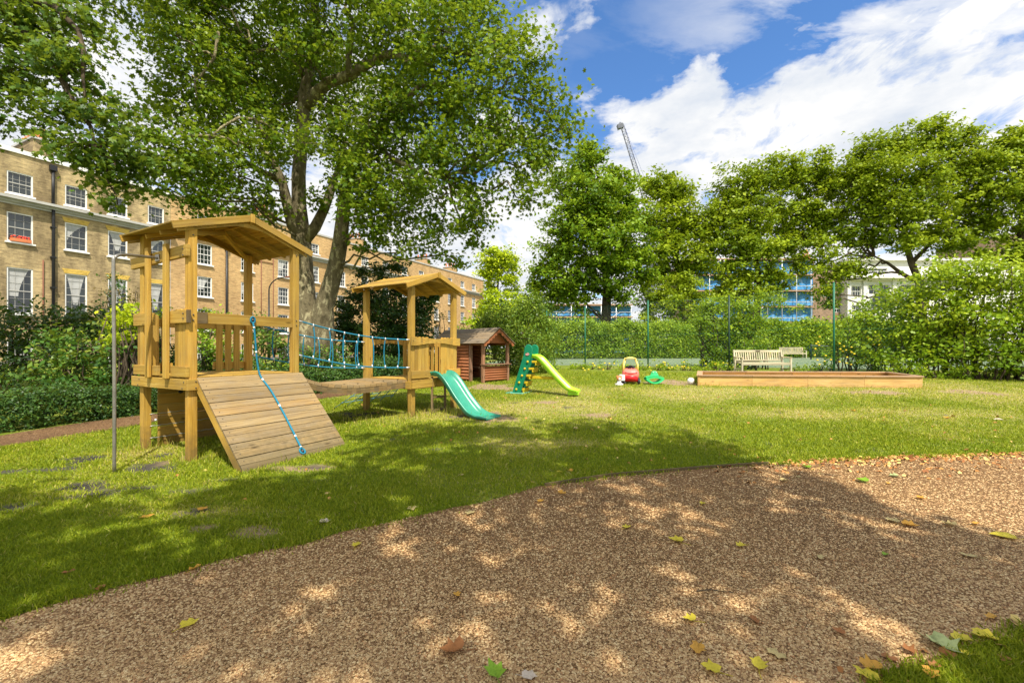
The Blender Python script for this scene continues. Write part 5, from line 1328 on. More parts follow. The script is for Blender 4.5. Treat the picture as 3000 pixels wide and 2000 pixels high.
def house(name, label, x0, x1, Y, zt, mat, holes, extra=None):
    e = empty(name, ((x0 + x1) / 2, Y, .6), label, 'building'); b = MB(); rect_wall(b, x0, x1, .6, zt, Y, holes)
    b.quad([(x0, Y, .6), (x0, Y, zt), (x0, Y + 10, zt), (x0, Y + 10, .6)], [(0, 0), (0, 9), (9, 9), (9, 0)]); b.quad([(x1, Y, zt), (x1, Y, .6), (x1, Y + 10, .6), (x1, Y + 10, zt)], [(0, 0), (0, 9), (9, 9), (9, 0)])
    b.quad([(x0, Y, zt), (x1, Y, zt), (x1, Y + 10, zt), (x0, Y + 10, zt)]); b.build('wall', mat, e)
    for (a, bb, c, d) in holes:
        f = MB(); t = .07
        f.box(((a + bb) / 2, Y + .17, d - t / 2), (bb - a, .06, t)); f.box(((a + bb) / 2, Y + .17, c + t / 2), (bb - a, .06, t))
        for x in (a + t / 2, bb - t / 2, (a + bb) / 2): f.box((x, Y + .17, (c + d) / 2), (t if x != (a + bb) / 2 else .045, .05, d - c - 2 * t - .002))
        f.box(((a * .75 + bb * .25), Y + .175, (c + d) / 2), (.035, .03, d - c - 2 * t)); f.box(((a * .25 + bb * .75), Y + .175, (c + d) / 2), (.035, .03, d - c - 2 * t))
        f.box(((a + bb) / 2, Y + .15, (c + d) / 2), (bb - a - 2 * t, .05, .07)); w_ = f.build('window', M['white_paint'], e)
        g_ = MB(); g_.quad([(a, Y + .22, c), (bb, Y + .22, c), (bb, Y + .22, d), (a, Y + .22, d)]); g_.build('pane', M['glass'], w_)
    return e
Y = 66
h1 = house('brick_house', 'plain brown brick house between blue sheeting and the white house', X(2380, Y), X(2478, Y) - .02, Y, Zp(795, Y), M['brick_brown'], [(X(2440, Y), X(2466, Y), Zp(915, Y), Zp(893, Y)), (X(2410, Y), X(2428, Y), Zp(870, Y), Zp(840, Y))])
Y = 65
wh = [(X(2546, Y), X(2606, Y), Zp(862, Y), Zp(834, Y)), (X(2493, Y), X(2522, Y), Zp(868, Y), Zp(838, Y)), (X(2552, Y), X(2606, Y), Zp(920, Y), Zp(888, Y)), (X(2497, Y), X(2522, Y), Zp(920, Y), Zp(894, Y)),
      (X(2546, Y), X(2600, Y), Zp(802, Y), Zp(786, Y)), (X(2640, Y), X(2690, Y), Zp(862, Y), Zp(834, Y)), (X(2745, Y), X(2790, Y), Zp(862, Y), Zp(834, Y)), (X(2640, Y), X(2690, Y), Zp(920, Y), Zp(888, Y)), (X(2850, Y), X(2900, Y), Zp(862, Y), Zp(834, Y))]
w1 = house('white_house', 'white stucco house with dark windows and a round headed arch seen under the right trees', X(2478, Y), X(3000, Y), Y, Zp(760, Y), M['stucco'], wh)
b = MB()
for (z0, z1, d) in ((Zp(822, Y), Zp(817, Y), .5), (Zp(817, Y), Zp(810, Y), .9), (Zp(764, Y), Zp(758, Y), .5)): b.box(((X(2478, Y) + X(3000, Y)) / 2, Y - d / 2 - .003, (z0 + z1) / 2), (X(3000, Y) - X(2478, Y), d, z1 - z0))
b.build('cornice', M['stucco'], w1)
for px in (2485, 2532, 2618, 2708, 2810, 2920):
    b = MB(); b.box((X(px, Y), Y - .13, (Zp(822, Y) + .6) / 2), (.55, .25, Zp(822, Y) - .6 - .004)); b.build('pilaster', M['stucco'], w1)
b = MB(); cx0, r_ = (X(2552, Y) + X(2606, Y)) / 2, (X(2606, Y) - X(2552, Y)) / 2; zc = Zp(888, Y)
for k in range(16):
    a0, a1 = math.pi * k / 16, math.pi * (k + 1) / 16; f = lambda a, r: Vector((cx0 + r * math.cos(a), Y - .004, zc + r * 1.0 * math.sin(a)))
    b.prism([f(a0, r_ + .12), f(a1, r_ + .12), f(a1, r_ + .32), f(a0, r_ + .32)], (0, -.12, 0))
b.build('arch_moulding', M['stone_trim'], w1)
b = MB(); b.v += [Vector((cx0 + r_ * math.cos(math.pi * k / 16), Y - .006, zc + .02 + r_ * math.sin(math.pi * k / 16))) for k in range(17)]; b.face(list(range(17)), [(0, 0)] * 17); b.build('fanlight', M['glass'], w1)
# brick house top seen far right
Y = 70; house('gabled_house', 'brown brick house top showing through the trees at the far right', X(2920, Y), X(3080, Y), Y, Zp(690, Y), M['brick_brown'], [(X(2955, Y), X(2975, Y), Zp(770, Y), Zp(715, Y)), (X(2982, Y), X(3000, Y), Zp(770, Y), Zp(715, Y))])
Y = 75; sp_ = empty('brick_spire', (X(2362, Y), Y, .6), 'small red brick spire above the blue sheeting', 'spire'); b = MB(); c_ = (X(2362, Y), Y)
b.box((c_[0], c_[1], (Zp(762, Y) + .6) / 2), (1.6, 1.6, Zp(762, Y) - .6)); b.build('shaft', M['brick_brown'], sp_)
b = MB(); b.tube([(c_[0], c_[1], Zp(762, Y)), (c_[0], c_[1], Zp(728, Y))], [1.1, .03], 4, smooth=False); b.build('spire_roof', M['terracotta'], sp_)

# ================================================================== crane
Y = 150; C0, C1 = W(1905, 640, Y), W(1822, 372, Y)
CR = empty('tower_crane', (C0.x, C0.y, .6), 'dark lattice crane jib rising behind the tall tree in the middle', 'crane')
ax = (C1 - C0).normalized(); sx = Vector((ax.z, 0, -ax.x)).normalized(); sy = Vector((0, 1, 0)); hw = .85
b = MB()
ch = [(sx * -hw + sy * -hw), (sx * hw * .9 + sy * -hw), (sy * hw)]
nS = 22; L_ = (C1 - C0).length
for i, o_ in enumerate(ch): b.tube([C0 + o_, C1 + o_ * .75], .11, 5)
for k in range(nS):
    p, q = C0 + ax * L_ * k / nS, C0 + ax * L_ * (k + 1) / nS
    for i in range(3):
        o1, o2 = ch[i], ch[(i + 1) % 3]; b.tube([p + o1, q + o2] if k % 2 else [p + o2, q + o1], .055, 4); b.tube([p + o1, p + o2], .05, 4)
b.build('jib', M['crane'], CR)
b = MB(); b.tube([C0 + sx * 1.25, C1 + sx * .9], .09, 5); b.tube([C0 + sx * 3.2, C1 + sx * .9], .04, 4); b.build('pendant', M['crane_blue'], CR)
b = MB(); b.obox(C1 + ax * .3 - sx * .5, ax * .7, sx * 1.0, sy * .7); b.tube([C1 + ax * .8 - sx * 1.1, C1 + ax * 1.7 - sx * .2, C1 + ax * .6 + sx * .9], .12, 5); b.tube([C1 - sx * 1.0 + ax * .4, C1 - sx * 1.7 - ax * .8], .12, 5); b.build('jib_head', M['crane'], CR)
b = MB(); b.box((C0.x, Y, (C0.z + .6) / 2), (2.2, 2.2, C0.z - .6)); b.build('mast', M['crane'], CR)

# ================================================================== tennis fence, net
FP = [(-.3, 24.0), (1.8, 22.7), (3.6, 21.5), (6.2, 19.9), (8.95, 18.0), (12.35, 16.75), (16.2, 15.9), (20.5, 15.2)]
TF = empty('tennis_fence', (6.2, 19.9, ground_z(6.2, 19.9)), 'tall green chain link fence along the tennis court', 'fence')
tops = [3.35, 3.35, 3.45, 3.6, 3.6, 3.95, 3.95, 3.95]
for i, (x, y) in enumerate(FP):
    b = MB(); g = ground_z(x, y); b.tube([(x, y, g - .1), (x, y, tops[i] + .05)], .034, 10); b.sphere((x, y, tops[i] + .06), .036, 8, 5)
    b.build('post', M['fence_dark'] if i in (4, 6) else M['fence_green'], TF)
ln = MB()
for i in range(len(FP) - 1):
    a, c = Vector((*FP[i], 0)), Vector((*FP[i + 1], 0)); L = (c - a).length; d = (c - a) / L; g0, g1 = ground_z(*FP[i]) + .03, ground_z(*FP[i + 1]) + .03; t0, t1 = tops[i], tops[i + 1]
    H = min(t0 - g0, t1 - g1); 
    for z in (t0, (t0 + g0) / 2, g0 + .1): ln.tube([a + Vector((0, 0, z)), c + Vector((0, 0, z + (t1 - t0)))], .0035, 4)
    st = .15; zlo = max(g0, g1)
    for k in range(int((L + H) / st)):
        s0 = k * st - H
        for sg in (1, -1):
            pa, pb = (s0, 0.0), (s0 + H, H)
            if pa[0] < 0: pa = (0, -s0)
            if pb[0] > L: pb = (L, H - (s0 + H - L))
            if pb[0] <= pa[0]: continue
            xa, xb = (pa[0], pb[0]) if sg == 1 else (L - pa[0], L - pb[0])
            p, q = a + d * xa + Vector((0, 0, zlo + pa[1])), a + d * xb + Vector((0, 0, zlo + pb[1])); i0 = len(ln.v); w = Vector((d.y, -d.x, 0)) * .0014; u = (q - p).normalized().cross(w.normalized()) * .0014
            ln.v += [p - u, p + u, p + w, q - u, q + u, q + w]
            for f in ((0, 1, 4, 3), (1, 2, 5, 4), (2, 0, 3, 5)): ln.face([i0 + t for t in f], [(0, 0)] * 4)
ln.build('chain_link', M['fence_green'], TF)
TN_ = empty('tennis_net', (22.6, 33.0, .68), 'sagging dark tennis net with a grey top band', 'tennis net'); n0, n1 = Vector((22.6, 33.0, .67)), Vector((23.9, 20.8, .67))
b = MB()
for k in range(26):
    t = k / 25; p = n0.lerp(n1, t); b.tube([p, p + Vector((0, 0, 1.05 - .16 * math.sin(math.pi * t)))], .008, 4)
for j in range(1, 9):
    z = j / 9; b.tube([n0.lerp(n1, k / 12) + Vector((0, 0, z * (1.05 - .16 * math.sin(math.pi * k / 12)))) for k in range(13)], .007, 4)
for k in range(120):
    t = (k + .5) / 120; p = n0.lerp(n1, t); b.tube([p + Vector((0, 0, .03)), p + Vector((0, 0, 1.02 - .16 * math.sin(math.pi * t)))], .006, 3, cap=False)
b.build('mesh', M['net_dark'], TN_)
b = MB(); pts = [n0.lerp(n1, k / 16) + Vector((0, 0, 1.06 - .16 * math.sin(math.pi * k / 16))) for k in range(17)]
for p, q in zip(pts[:-1], pts[1:]): b.beam(p, q, .03, .07)
b.build('top_band', M['net_tape'], TN_)
for p in (n0, n1):
    b = MB(); b.tube([p, p + Vector((0, 0, 1.12))], .05, 8); b.build('net_post', M['fence_dark'], TN_)
for (px, py) in ((2547, 1003), (2549, 1022)):
    q = W(px, py, 18.5); b = MB(); b.box(tuple(q), (.22, .03, .16 if py < 1010 else .12)); b.build('sign_board', M['sign_green'], TF)
# ================================================================== TREES AND PLANTS
def LP(pts, Z0, Z1=None):
    Z1 = Z0 if Z1 is None else Z1; n_ = len(pts) - 1
    return [W(px, py, Z0 + (Z1 - Z0) * i / n_) for i, (px, py) in enumerate(pts)]
def rad(a, b, n_): return [a + (b - a) * i / (n_ - 1) for i in range(n_)]
# --- the big plane tree
Zt = 15.7; gb = ground_z(-7, 15.7)
base = W(922, 1100, Zt); base.z = gb
L = []
s1 = [Vector((base.x - .12, Zt, gb - .2)), W(905, 980, Zt), W(893, 900, Zt)] + LP([(889, 800), (882, 700), (876, 600), (875, 514), (882, 430), (887, 374), (890, 281), (906, 210), (920, 140), (926, 60), (915, -60), (925, -220)], Zt, 15.0)
L.append((s1, [.62, .55, .40, .34, .33, .24, .23, .21, .20, .19, .18, .17, .155, .13, .08]))
s2 = [Vector((base.x + .3, Zt, gb - .2)), W(942, 980, Zt), W(948, 900, 15.6)] + LP([(965, 850), (984, 781), (997, 709), (1004, 640), (1012, 560), (1040, 450), (1085, 400), (1140, 345), (1180, 320), (1250, 300), (1330, 305)], 15.5, 13.4)
L.append((s2, [.5, .46, .34, .30, .275, .25, .22, .19, .16, .13, .11, .09, .07, .05]))
L.append((LP([(882, 700), (858, 660), (840, 590), (826, 530), (800, 470), (760, 430)], 15.6, 14.6), rad(.24, .08, 6)))
L.append((LP([(890, 705), (924, 665), (952, 608), (980, 528), (996, 490), (1010, 420)], 15.6, 15.9), rad(.22, .08, 6)))
L.append((LP([(888, 320), (924, 276), (962, 243), (1027, 220), (1055, 201), (1097, 178), (1130, 159), (1168, 163), (1205, 178), (1228, 150), (1275, 140), (1330, 152), (1400, 160)], 15.4, 12.6), rad(.21, .05, 13)))
L.append((LP([(1025, 220), (1020, 170), (1028, 130), (1035, 60), (1010, 20)], 14.6, 14), rad(.12, .04, 5)))
L.append((LP([(892, 225), (872, 190), (835, 158), (800, 142), (760, 150)], 15.2, 14), rad(.10, .03, 5)))
L.append((LP([(915, 165), (945, 140), (985, 118), (1010, 130)], 15.1, 14.4), rad(.11, .04, 4)))
L.append((LP([(826, 530), (760, 500), (690, 455), (620, 450)], 15.2, 13.6), rad(.12, .04, 4)))
L.append((LP([(1085, 400), (1140, 460), (1220, 500), (1300, 520)], 14.6, 13.2), rad(.10, .04, 4)))
L.append((LP([(640, 95), (628, 170), (590, 220), (570, 240), (578, 290)], 12.8, 12.4), rad(.045, .014, 5)))
L.append((LP([(790, 420), (745, 350), (700, 345), (650, 372), (620, 400)], 13.5, 12.2), rad(.07, .02, 5)))
L.append((LP([(1168, 323), (1230, 250), (1330, 246), (1400, 255), (1450, 270)], 13.9, 12.8), rad(.10, .03, 5)))
mainb = [(510, 100, 12.5, 105), (610, 40, 14, 170), (560, 240, 13, 150), (640, 330, 14, 150), (460, 410, 12, 115), (560, 480, 12.5, 140), (700, 520, 13.5, 110), (760, 130, 16, 170), (780, 330, 16.5, 160), (700, 220, 14.5, 120), (950, 60, 14.5, 150),
 (760, 600, 15, 75), (620, 570, 13, 70), (1000, 330, 17.5, 130), (980, 190, 18, 110), (1130, 40, 13.5, 170), (1180, 230, 16, 130), (1120, 480, 15.5, 130), (1080, 600, 15, 95), (1200, 620, 14.5, 105), (1290, 90, 13, 160), (1320, 330, 13.5, 160), (1180, 400, 14.5, 110),
 (1300, 500, 13, 130), (1450, 120, 13, 120), (1430, 260, 12.8, 140), (1470, 440, 13, 130), (1560, 190, 12.6, 95), (1610, 330, 12.5, 85), (1570, 470, 12.6, 95), (1390, 600, 13, 90), (1300, 680, 13.6, 75), (1200, 730, 14, 50), (1340, 760, 13.6, 28), (1560, 590, 12.6, 50),
 (480, -130, 13, 200), (760, -160, 14, 220), (1050, -180, 14, 240), (1330, -110, 13.5, 190), (1090, 690, 14.5, 55), (560, 590, 12.3, 55), (470, 540, 12, 60), (1400, 710, 13.3, 28), (800, 470, 17.5, 60), (860, 230, 18, 120), (1660, 370, 12.5, 45), (1050, 470, 13.8, 75), (1080, 370, 13.4, 80), (1010, 540, 14.2, 55), (1150, 560, 13.6, 70), (900, 420, 14, 50), (860, 150, 13.5, 60), (1240, 180, 12.4, 70), (1040, 600, 13.4, 58), (1090, 660, 13.6, 50), (980, 460, 13.6, 55), (1060, 520, 13.2, 60), (960, 380, 13.4, 62), (930, 590, 15, 40), (820, 400, 13.6, 60), (1140, 300, 13.4, 80), (740, 440, 13.4, 60), (1250, 420, 12.6, 70)]
tree('plane_tree', 'huge plane tree with mottled forked trunk behind the rope bridge', base, L, blobs_px(mainb), M['lf_plane'], M['bark_plane'], dens=28, per=38, crad=.48, size=.115, shape=STAR, shell=.42, twig=.22, branch_r=.045, up=.75)
# --- left plane tree: trunk off to the left, its boughs hang into the picture
lb = Vector((-14.5, 9.0, 0)); L = []
L.append(([lb + Vector((0, 0, -.2)), lb + Vector((.1, 0, 2)), lb + Vector((.3, 0, 4)), lb + Vector((.8, 0, 6.5)), lb + Vector((1.4, .2, 9)), lb + Vector((1.6, .2, 12))], [.55, .45, .42, .36, .26, .14]))
j = lb + Vector((.8, 0, 6.5))
L.append(([j, W(-130, -90, 9.6)] + LP([(-40, -30), (10, 20), (50, 60), (100, 130), (150, 175), (180, 228), (215, 300), (265, 370), (280, 430)], 9.6, 9.0), [.26, .20, .17, .15, .12, .10, .085, .07, .05, .035, .02]))
L.append(([W(-40, -30, 9.6)] + LP([(160, 20), (230, 90), (245, 150), (243, 230), (250, 300)], 9.4, 9.0), [.10, .07, .05, .045, .03, .02]))
leftb = [(70, 70, 9.5, 120), (220, 50, 9.6, 85), (40, 200, 9.2, 90), (220, 200, 9.3, 110), (120, 320, 9, 72), (270, 330, 9.2, 90), (330, 440, 9.2, 80), (230, 440, 9, 70), (370, 540, 9.3, 48), (300, 530, 9.2, 34), (345, 600, 9.3, 24), (420, 470, 9.6, 60), (-90, 120, 9.5, 140), (-100, 330, 9.2, 110), (60, -120, 10, 160), (300, -120, 10.5, 150), (200, 420, 9, 45), (-350, 50, 9.5, 200), (-300, 300, 9.3, 120)]
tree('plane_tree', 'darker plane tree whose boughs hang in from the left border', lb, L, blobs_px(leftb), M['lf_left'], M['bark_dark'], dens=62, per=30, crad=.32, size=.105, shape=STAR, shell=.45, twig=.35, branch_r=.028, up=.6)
# --- tree standing behind the photographer that shades gravel and lawn
sb0 = Vector((4.5, -8.5, 0)); L = [([sb0 + Vector((0, 0, -.2)), sb0 + Vector((0, .1, 3)), sb0 + Vector((-.2, .5, 5.5)), sb0 + Vector((-.6, 1.5, 8)), sb0 + Vector((-1, 3, 10))], [.6, .45, .4, .3, .15]),
 ([sb0 + Vector((-.2, .5, 5.5)), Vector((2.2, -5, 7.5)), Vector((1, -2.5, 8.5)), Vector((0, -.5, 9))], [.28, .2, .14, .07]), ([sb0 + Vector((-.2, .5, 5.5)), Vector((5.5, -5, 8)), Vector((5.5, -2, 9))], [.25, .16, .08])]
def shade(gx_, gy_, H, r): return ((gx_ + .329 * .625 * H, gy_ - .945 * .625 * H, H), r)
SH = [shade(-3.0, 2.8, 9.6, 1.3), shade(-1.7, 4.2, 9.4, .9), shade(-1.4, 3.2, 9.0, 1.5), shade(.6, 3.4, 8.8, 1.5), shade(2.6, 3.3, 9.0, 1.4), shade(-1.15, 4.95, 9.3, 1.05), shade(-.2, 5.4, 9.0, 1.5), shade(1.6, 5.2, 9.2, 1.4), shade(2.8, 4.7, 9.4, .7), shade(-.4, 7.3, 9.2, 1.0), shade(1.3, 7.1, 9.4, .95),
      shade(2.4, 6.5, 9.5, .7), shade(-4.2, 3.3, 9.8, .8), shade(-1.8, 1.4, 9.6, 1.3), shade(.4, 1.4, 9.4, 1.4), shade(2.4, 1.5, 9.3, 1.3), shade(4.0, 2.6, 9.5, 1.15), shade(-2.4, 4.2, 9.4, .9), shade(-1.6, 6.9, 9.2, .8), shade(4.4, 1.2, 9.6, 1.1), shade(0, -1, 9.5, 1.8), shade(3, -1.5, 9.5, 2), shade(-3, 0, 9.8, 1.3), shade(2.7, 6.0, 9.3, .6), shade(-5.0, 4.3, 9.6, .6)]
tree('shade_tree', 'spreading plane tree standing behind the photographer and shading the gravel', sb0, L, SH, M['lf_plane'], M['bark_plane'], dens=19, per=28, crad=.37, size=.19, shape=LOBE, shell=.6, twig=.3, branch_r=.05, zs=.6)

# --- right hand trees
def far_tree(name, label, trunk_px, Z, blobs, mat, size=.30, dens=7, per=34, crad=.75, tr=.35, bark='bark_dark', limbs=(), shell=.45, flat=.5, up=.8, branch_r=.09, zf=1.0):
    Z *= zf; blobs = [(a, b, c * zf, d) for a, b, c, d in blobs]; size *= zf * .8; crad *= zf * .9; dens /= zf * zf; per = int(per * 1.5); tr *= zf; branch_r *= zf
    pts = [W(px, py, Z) for px, py in trunk_px]; b_ = Vector((pts[0].x, Z, ground_z(pts[0].x, Z))); pts = [b_ + Vector((0, 0, -.2))] + pts
    L_ = [(pts, rad(tr, tr * .35, len(pts)))] + [([W(px, py, Z) for px, py in l], rad(tr * .5, tr * .15, len(l))) for l in limbs]
    return tree(name, label, b_, L_, blobs_px(blobs), mat, M[bark], dens=dens, per=per, crad=crad, size=size, shell=shell, twig=.25, branch_r=branch_r, flat=flat, up=up)
far_tree('lime_tree', 'tall dense dark green tree in the middle with a dark bare lower trunk', [(1775, 940), (1778, 860), (1772, 760), (1752, 660), (1750, 560)], 27,
 [(1715, 480, 27, 62), (1660, 545, 27, 60), (1740, 570, 26, 85), (1810, 545, 27, 62), (1845, 620, 27, 70), (1680, 650, 26.5, 82), (1770, 670, 25.5, 90), (1850, 720, 26.5, 75), (1640, 730, 27, 65), (1720, 760, 26, 80), (1610, 800, 27, 55), (1575, 800, 27.5, 32), (1660, 840, 26.5, 60), (1800, 800, 26, 65), (1870, 800, 27, 50), (1620, 870, 27, 42), (1700, 880, 26.5, 40), (1820, 860, 26.5, 38), (1570, 850, 27, 32), (1715, 430, 27, 28)],
 M['lf_mid'], size=.27, dens=21, per=40, crad=.58, tr=.36, zf=1.55)
far_tree('plane_tree', 'yellow green tree right of the tall dense tree with two small peaks', [(2000, 930), (1990, 800), (1975, 680)], 36,
 [(1960, 560, 36, 55), (1915, 540, 36, 40), (2010, 560, 36, 30), (1930, 640, 35, 65), (2000, 640, 36, 60), (2060, 680, 36, 60), (1950, 720, 35, 70), (2030, 760, 35, 65), (1930, 800, 36, 45), (1990, 820, 36, 45)], M['lf_olive'], size=.34, dens=16, per=38, crad=.75, zf=1.25)
far_tree('plane_tree', 'broad yellow green tree left of the tallest right hand tree, showing sky gaps', [(2215, 930), (2225, 830), (2210, 720), (2230, 620)], 38,
 [(2150, 560, 38, 62), (2220, 530, 38, 62), (2300, 510, 38, 62), (2380, 505, 38, 60), (2440, 540, 38, 55), (2120, 640, 38, 65), (2200, 630, 37, 70), (2290, 620, 38, 65), (2380, 620, 38, 62), (2160, 720, 37, 65), (2240, 730, 37, 55), (2320, 720, 38, 45), (2130, 790, 37, 45), (2190, 815, 37, 45), (2260, 800, 37, 38), (2430, 650, 38, 50), (2090, 720, 38, 40), (2120, 850, 37, 36), (2185, 865, 37, 34), (2250, 845, 37, 28), (2300, 835, 37, 22), (2335, 770, 38, 36), (2300, 700, 38, 40), (2380, 690, 38, 36)], M['lf_olive'], size=.35, dens=15, per=38, crad=.75, zf=1.18, limbs=[((2225, 830), (2260, 770), (2310, 730), (2350, 700))])
far_tree('plane_tree', 'tallest right hand tree with leaning forked trunk before the white house', [(2700, 900), (2695, 830), (2670, 770), (2650, 700), (2660, 600)], 33,
 [(2540, 455, 33, 62), (2620, 430, 33, 62), (2720, 410, 33, 66), (2810, 415, 33, 60), (2500, 530, 33, 66), (2590, 520, 32, 75), (2690, 510, 32, 78), (2790, 510, 33, 70), (2870, 480, 33, 55), (2520, 620, 33, 65), (2610, 620, 32, 72), (2720, 610, 32, 75), (2820, 600, 33, 62), (2560, 700, 33, 50), (2650, 700, 32, 55), (2750, 700, 32, 62), (2480, 690, 33, 40), (2840, 680, 33, 50), (2470, 780, 33, 42), (2520, 790, 33, 32), (2440, 830, 33, 30), (2410, 720, 33, 40), (2395, 780, 33, 30), (2435, 885, 33, 28), (2400, 850, 33, 20)], M['lf_olive'], size=.30, dens=17, per=38, crad=.68, zf=1.3, limbs=[((2695, 830), (2640, 800), (2600, 770), (2560, 750)), ((2670, 770), (2720, 720), (2770, 680))])
far_tree('plane_tree', 'yellow green tree cut off by the right border, with its dark branches leaning right', [(3020, 900), (3000, 780), (2990, 680), (3000, 560)], 30,
 [(2900, 470, 30, 62), (2980, 430, 30, 68), (3060, 440, 30, 90), (2900, 560, 30, 66), (2990, 560, 30, 75), (2920, 650, 30, 55), (3010, 660, 30, 65), (2960, 740, 30, 45), (3050, 760, 30, 60), (2860, 740, 30, 35), (2990, 350 + 60, 30, 45)], M['lf_olive'], size=.30, dens=17, per=38, crad=.65, zf=1.35)
far_tree('ornamental_tree', 'olive leaved spreading small tree between the middle trees and the fence', [(2000, 960), (1995, 900)], 29,
 [(1900, 880, 29, 38), (1950, 850, 29, 50), (2020, 850, 28.5, 50), (1970, 900, 28, 50), (2060, 900, 28.5, 40), (1900, 930, 28.5, 32), (2040, 940, 28, 40)], M['lf_olive'], size=.20, dens=45, per=30, crad=.42, tr=.12, branch_r=.03, zf=1.42)
far_tree('robinia_tree', 'slender bright golden green tree standing right of the terrace end', [(1450, 980), (1455, 880), (1462, 790)], 33,
 [(1462, 750, 33, 38), (1430, 762, 33, 30), (1496, 768, 33, 28), (1450, 795, 33, 38), (1505, 795, 33, 22), (1480, 820, 33, 26), (1455, 940, 31, 50), (1520, 945, 31, 42), (1400, 950, 31, 36), (1420, 805, 33, 22), (1430, 850, 33, 24), (1500, 850, 33, 27), (1445, 880, 32, 34), (1420, 900, 32, 28), (1490, 890, 32, 36), (1520, 905, 32, 22), (1470, 930, 32, 42)], M['lf_yellow'], size=.26, dens=30, per=30, crad=.5, tr=.16, branch_r=.04)
far_tree('evergreen_tree', 'small dark round tree behind the golden tree, low against the sky', [(1560, 960), (1560, 900)], 36, [(1545, 870, 36, 26), (1575, 885, 36, 28), (1530, 895, 36, 24), (1600, 915, 36, 30), (1560, 925, 36, 32)], M['lf_dark'], size=.3, dens=16, per=24, crad=.55, tr=.15, branch_r=.04)
far_tree('evergreen_tree', 'dark glossy evergreen tree behind the far wooden tower', [(1150, 1060), (1150, 960)], 17.5,
 [(1060, 860, 17.5, 38), (1020, 900, 17, 48), (1100, 890, 17.5, 55), (1180, 860, 18, 55), (1240, 880, 18, 48), (1130, 950, 17, 75), (1220, 950, 17.5, 62), (1040, 980, 17, 62), (1180, 1020, 17, 70), (1090, 1040, 17, 65), (1250, 1010, 17.5, 42), (1265, 860, 18, 24), (1000, 950, 17, 40), (1110, 800, 18, 42), (1160, 780, 18, 30), (1060, 800, 18, 20)], M['lf_dark'], size=.14, dens=115, per=22, crad=.3, tr=.14, branch_r=.03)
far_tree('weeping_tree', 'low weeping grey green tree behind the toy slide', [(1530, 1080), (1530, 990)], 17.5,
 [(1480, 925, 17.5, 46), (1560, 900, 18, 36), (1440, 930, 18, 30), (1460, 960, 17.5, 48), (1530, 930, 18, 45), (1590, 960, 18, 40), (1500, 1000, 17, 55), (1570, 1010, 17, 52), (1520, 1060, 17, 45), (1590, 1060, 17.5, 40), (1440, 1010, 17.5, 40), (1620, 1000, 18, 26), (1420, 960, 18, 30)], M['lf_weep'], size=.12, dens=110, per=24, crad=.3, tr=.12, flat=1.2, up=.1, branch_r=.03)

# --- shrubs of the left border
S = lambda lst: blobs_px(lst)
shrub('laurel_shrub', 'dark glossy shrub bank under the windows of the grey terrace', S([(60, 955, 13, 75), (170, 945, 13.2, 72), (270, 950, 13.3, 68), (330, 960, 13.3, 45), (-60, 960, 13, 80), (100, 1040, 12.6, 80), (230, 1030, 12.8, 70), (360, 1000, 13, 60), (0, 1060, 12.5, 80)]), M['lf_dark'], dens=75, per=24, crad=.32, size=.12)
shrub('mahonia_shrub', 'large mixed green shrub with coppery tips behind the steel pole', S([(200, 1030, 10.5, 75), (290, 1010, 10.5, 75), (370, 1050, 10.3, 70), (250, 1100, 10, 85), (350, 1120, 10, 70), (170, 1110, 10.2, 60), (410, 1120, 10.2, 50)]), M['lf_mahonia'], dens=95, per=24, crad=.26, size=.11)
shrub('laurel_shrub', 'round dark shrub at the left border above the low hedge', S([(20, 1110, 9.6, 65), (-60, 1080, 9.8, 80), (80, 1150, 9.6, 45)]), M['lf_dark'], dens=80, per=20, crad=.24, size=.09)
shrub('golden_shrub', 'bright yellow green maple-like shrub beside the left posts', S([(385, 915, 10.1, 36), (352, 940, 10.0, 40), (372, 985, 9.8, 36), (398, 965, 10, 36), (345, 990, 9.8, 28), (430, 920, 10.4, 28)]), M['lf_yellow'], dens=85, per=22, crad=.2, size=.09, shape=STAR)
shrub('fern_shrub', 'fresh green feathery shrub seen through the front tower', S([(600, 1010, 11.5, 45), (650, 1030, 11.5, 45), (560, 950, 12, 40), (630, 970, 12, 40), (610, 925, 12.3, 25), (690, 1050, 11.5, 40), (480, 930, 12, 32), (455, 975, 12, 35)]), M['lf_hedge'], dens=130, per=26, crad=.22, size=.08, up=.8)
shrub('laurel_shrub', 'dark shrub bank behind the ramp and below the terrace windows', S([(530, 1070, 11.6, 60), (620, 1090, 11.6, 60), (480, 1050, 11.8, 50), (700, 1090, 12, 55), (560, 1130, 11.2, 55), (470, 1120, 11.2, 55)]), M['lf_dark'], dens=110, per=24, crad=.26, size=.09)
shrub('laurel_shrub', 'dark tangled shrub under the rope bridge at the plane tree foot', S([(780, 1010, 14, 60), (830, 1040, 14, 60), (900, 1060, 14.4, 60), (980, 1060, 14.6, 60), (760, 1080, 13.4, 55), (850, 1100, 13.4, 48), (960, 1110, 13.6, 42), (1040, 1100, 14, 45), (740, 950, 14.5, 40)]), M['lf_mahonia'], dens=85, per=24, crad=.28, size=.10)
shrub('golden_ground_shrub', 'low yellow green clump seen under the rope bridge rails', S([(800, 1085, 12.4, 22), (850, 1080, 12.5, 22), (760, 1075, 12.4, 20), (730, 1070, 12.3, 20)]), M['lf_yellow'], dens=160, per=18, crad=.13, size=.06)
shrub('climbing_shrub', 'small dark climber against the wall of the grey terrace', S([(345, 850, 25, 26), (350, 885, 25, 28), (330, 910, 25, 26), (365, 920, 25, 24), (340, 815, 25, 12)]), M['lf_dark'], dens=26, per=20, crad=.4, size=.16)
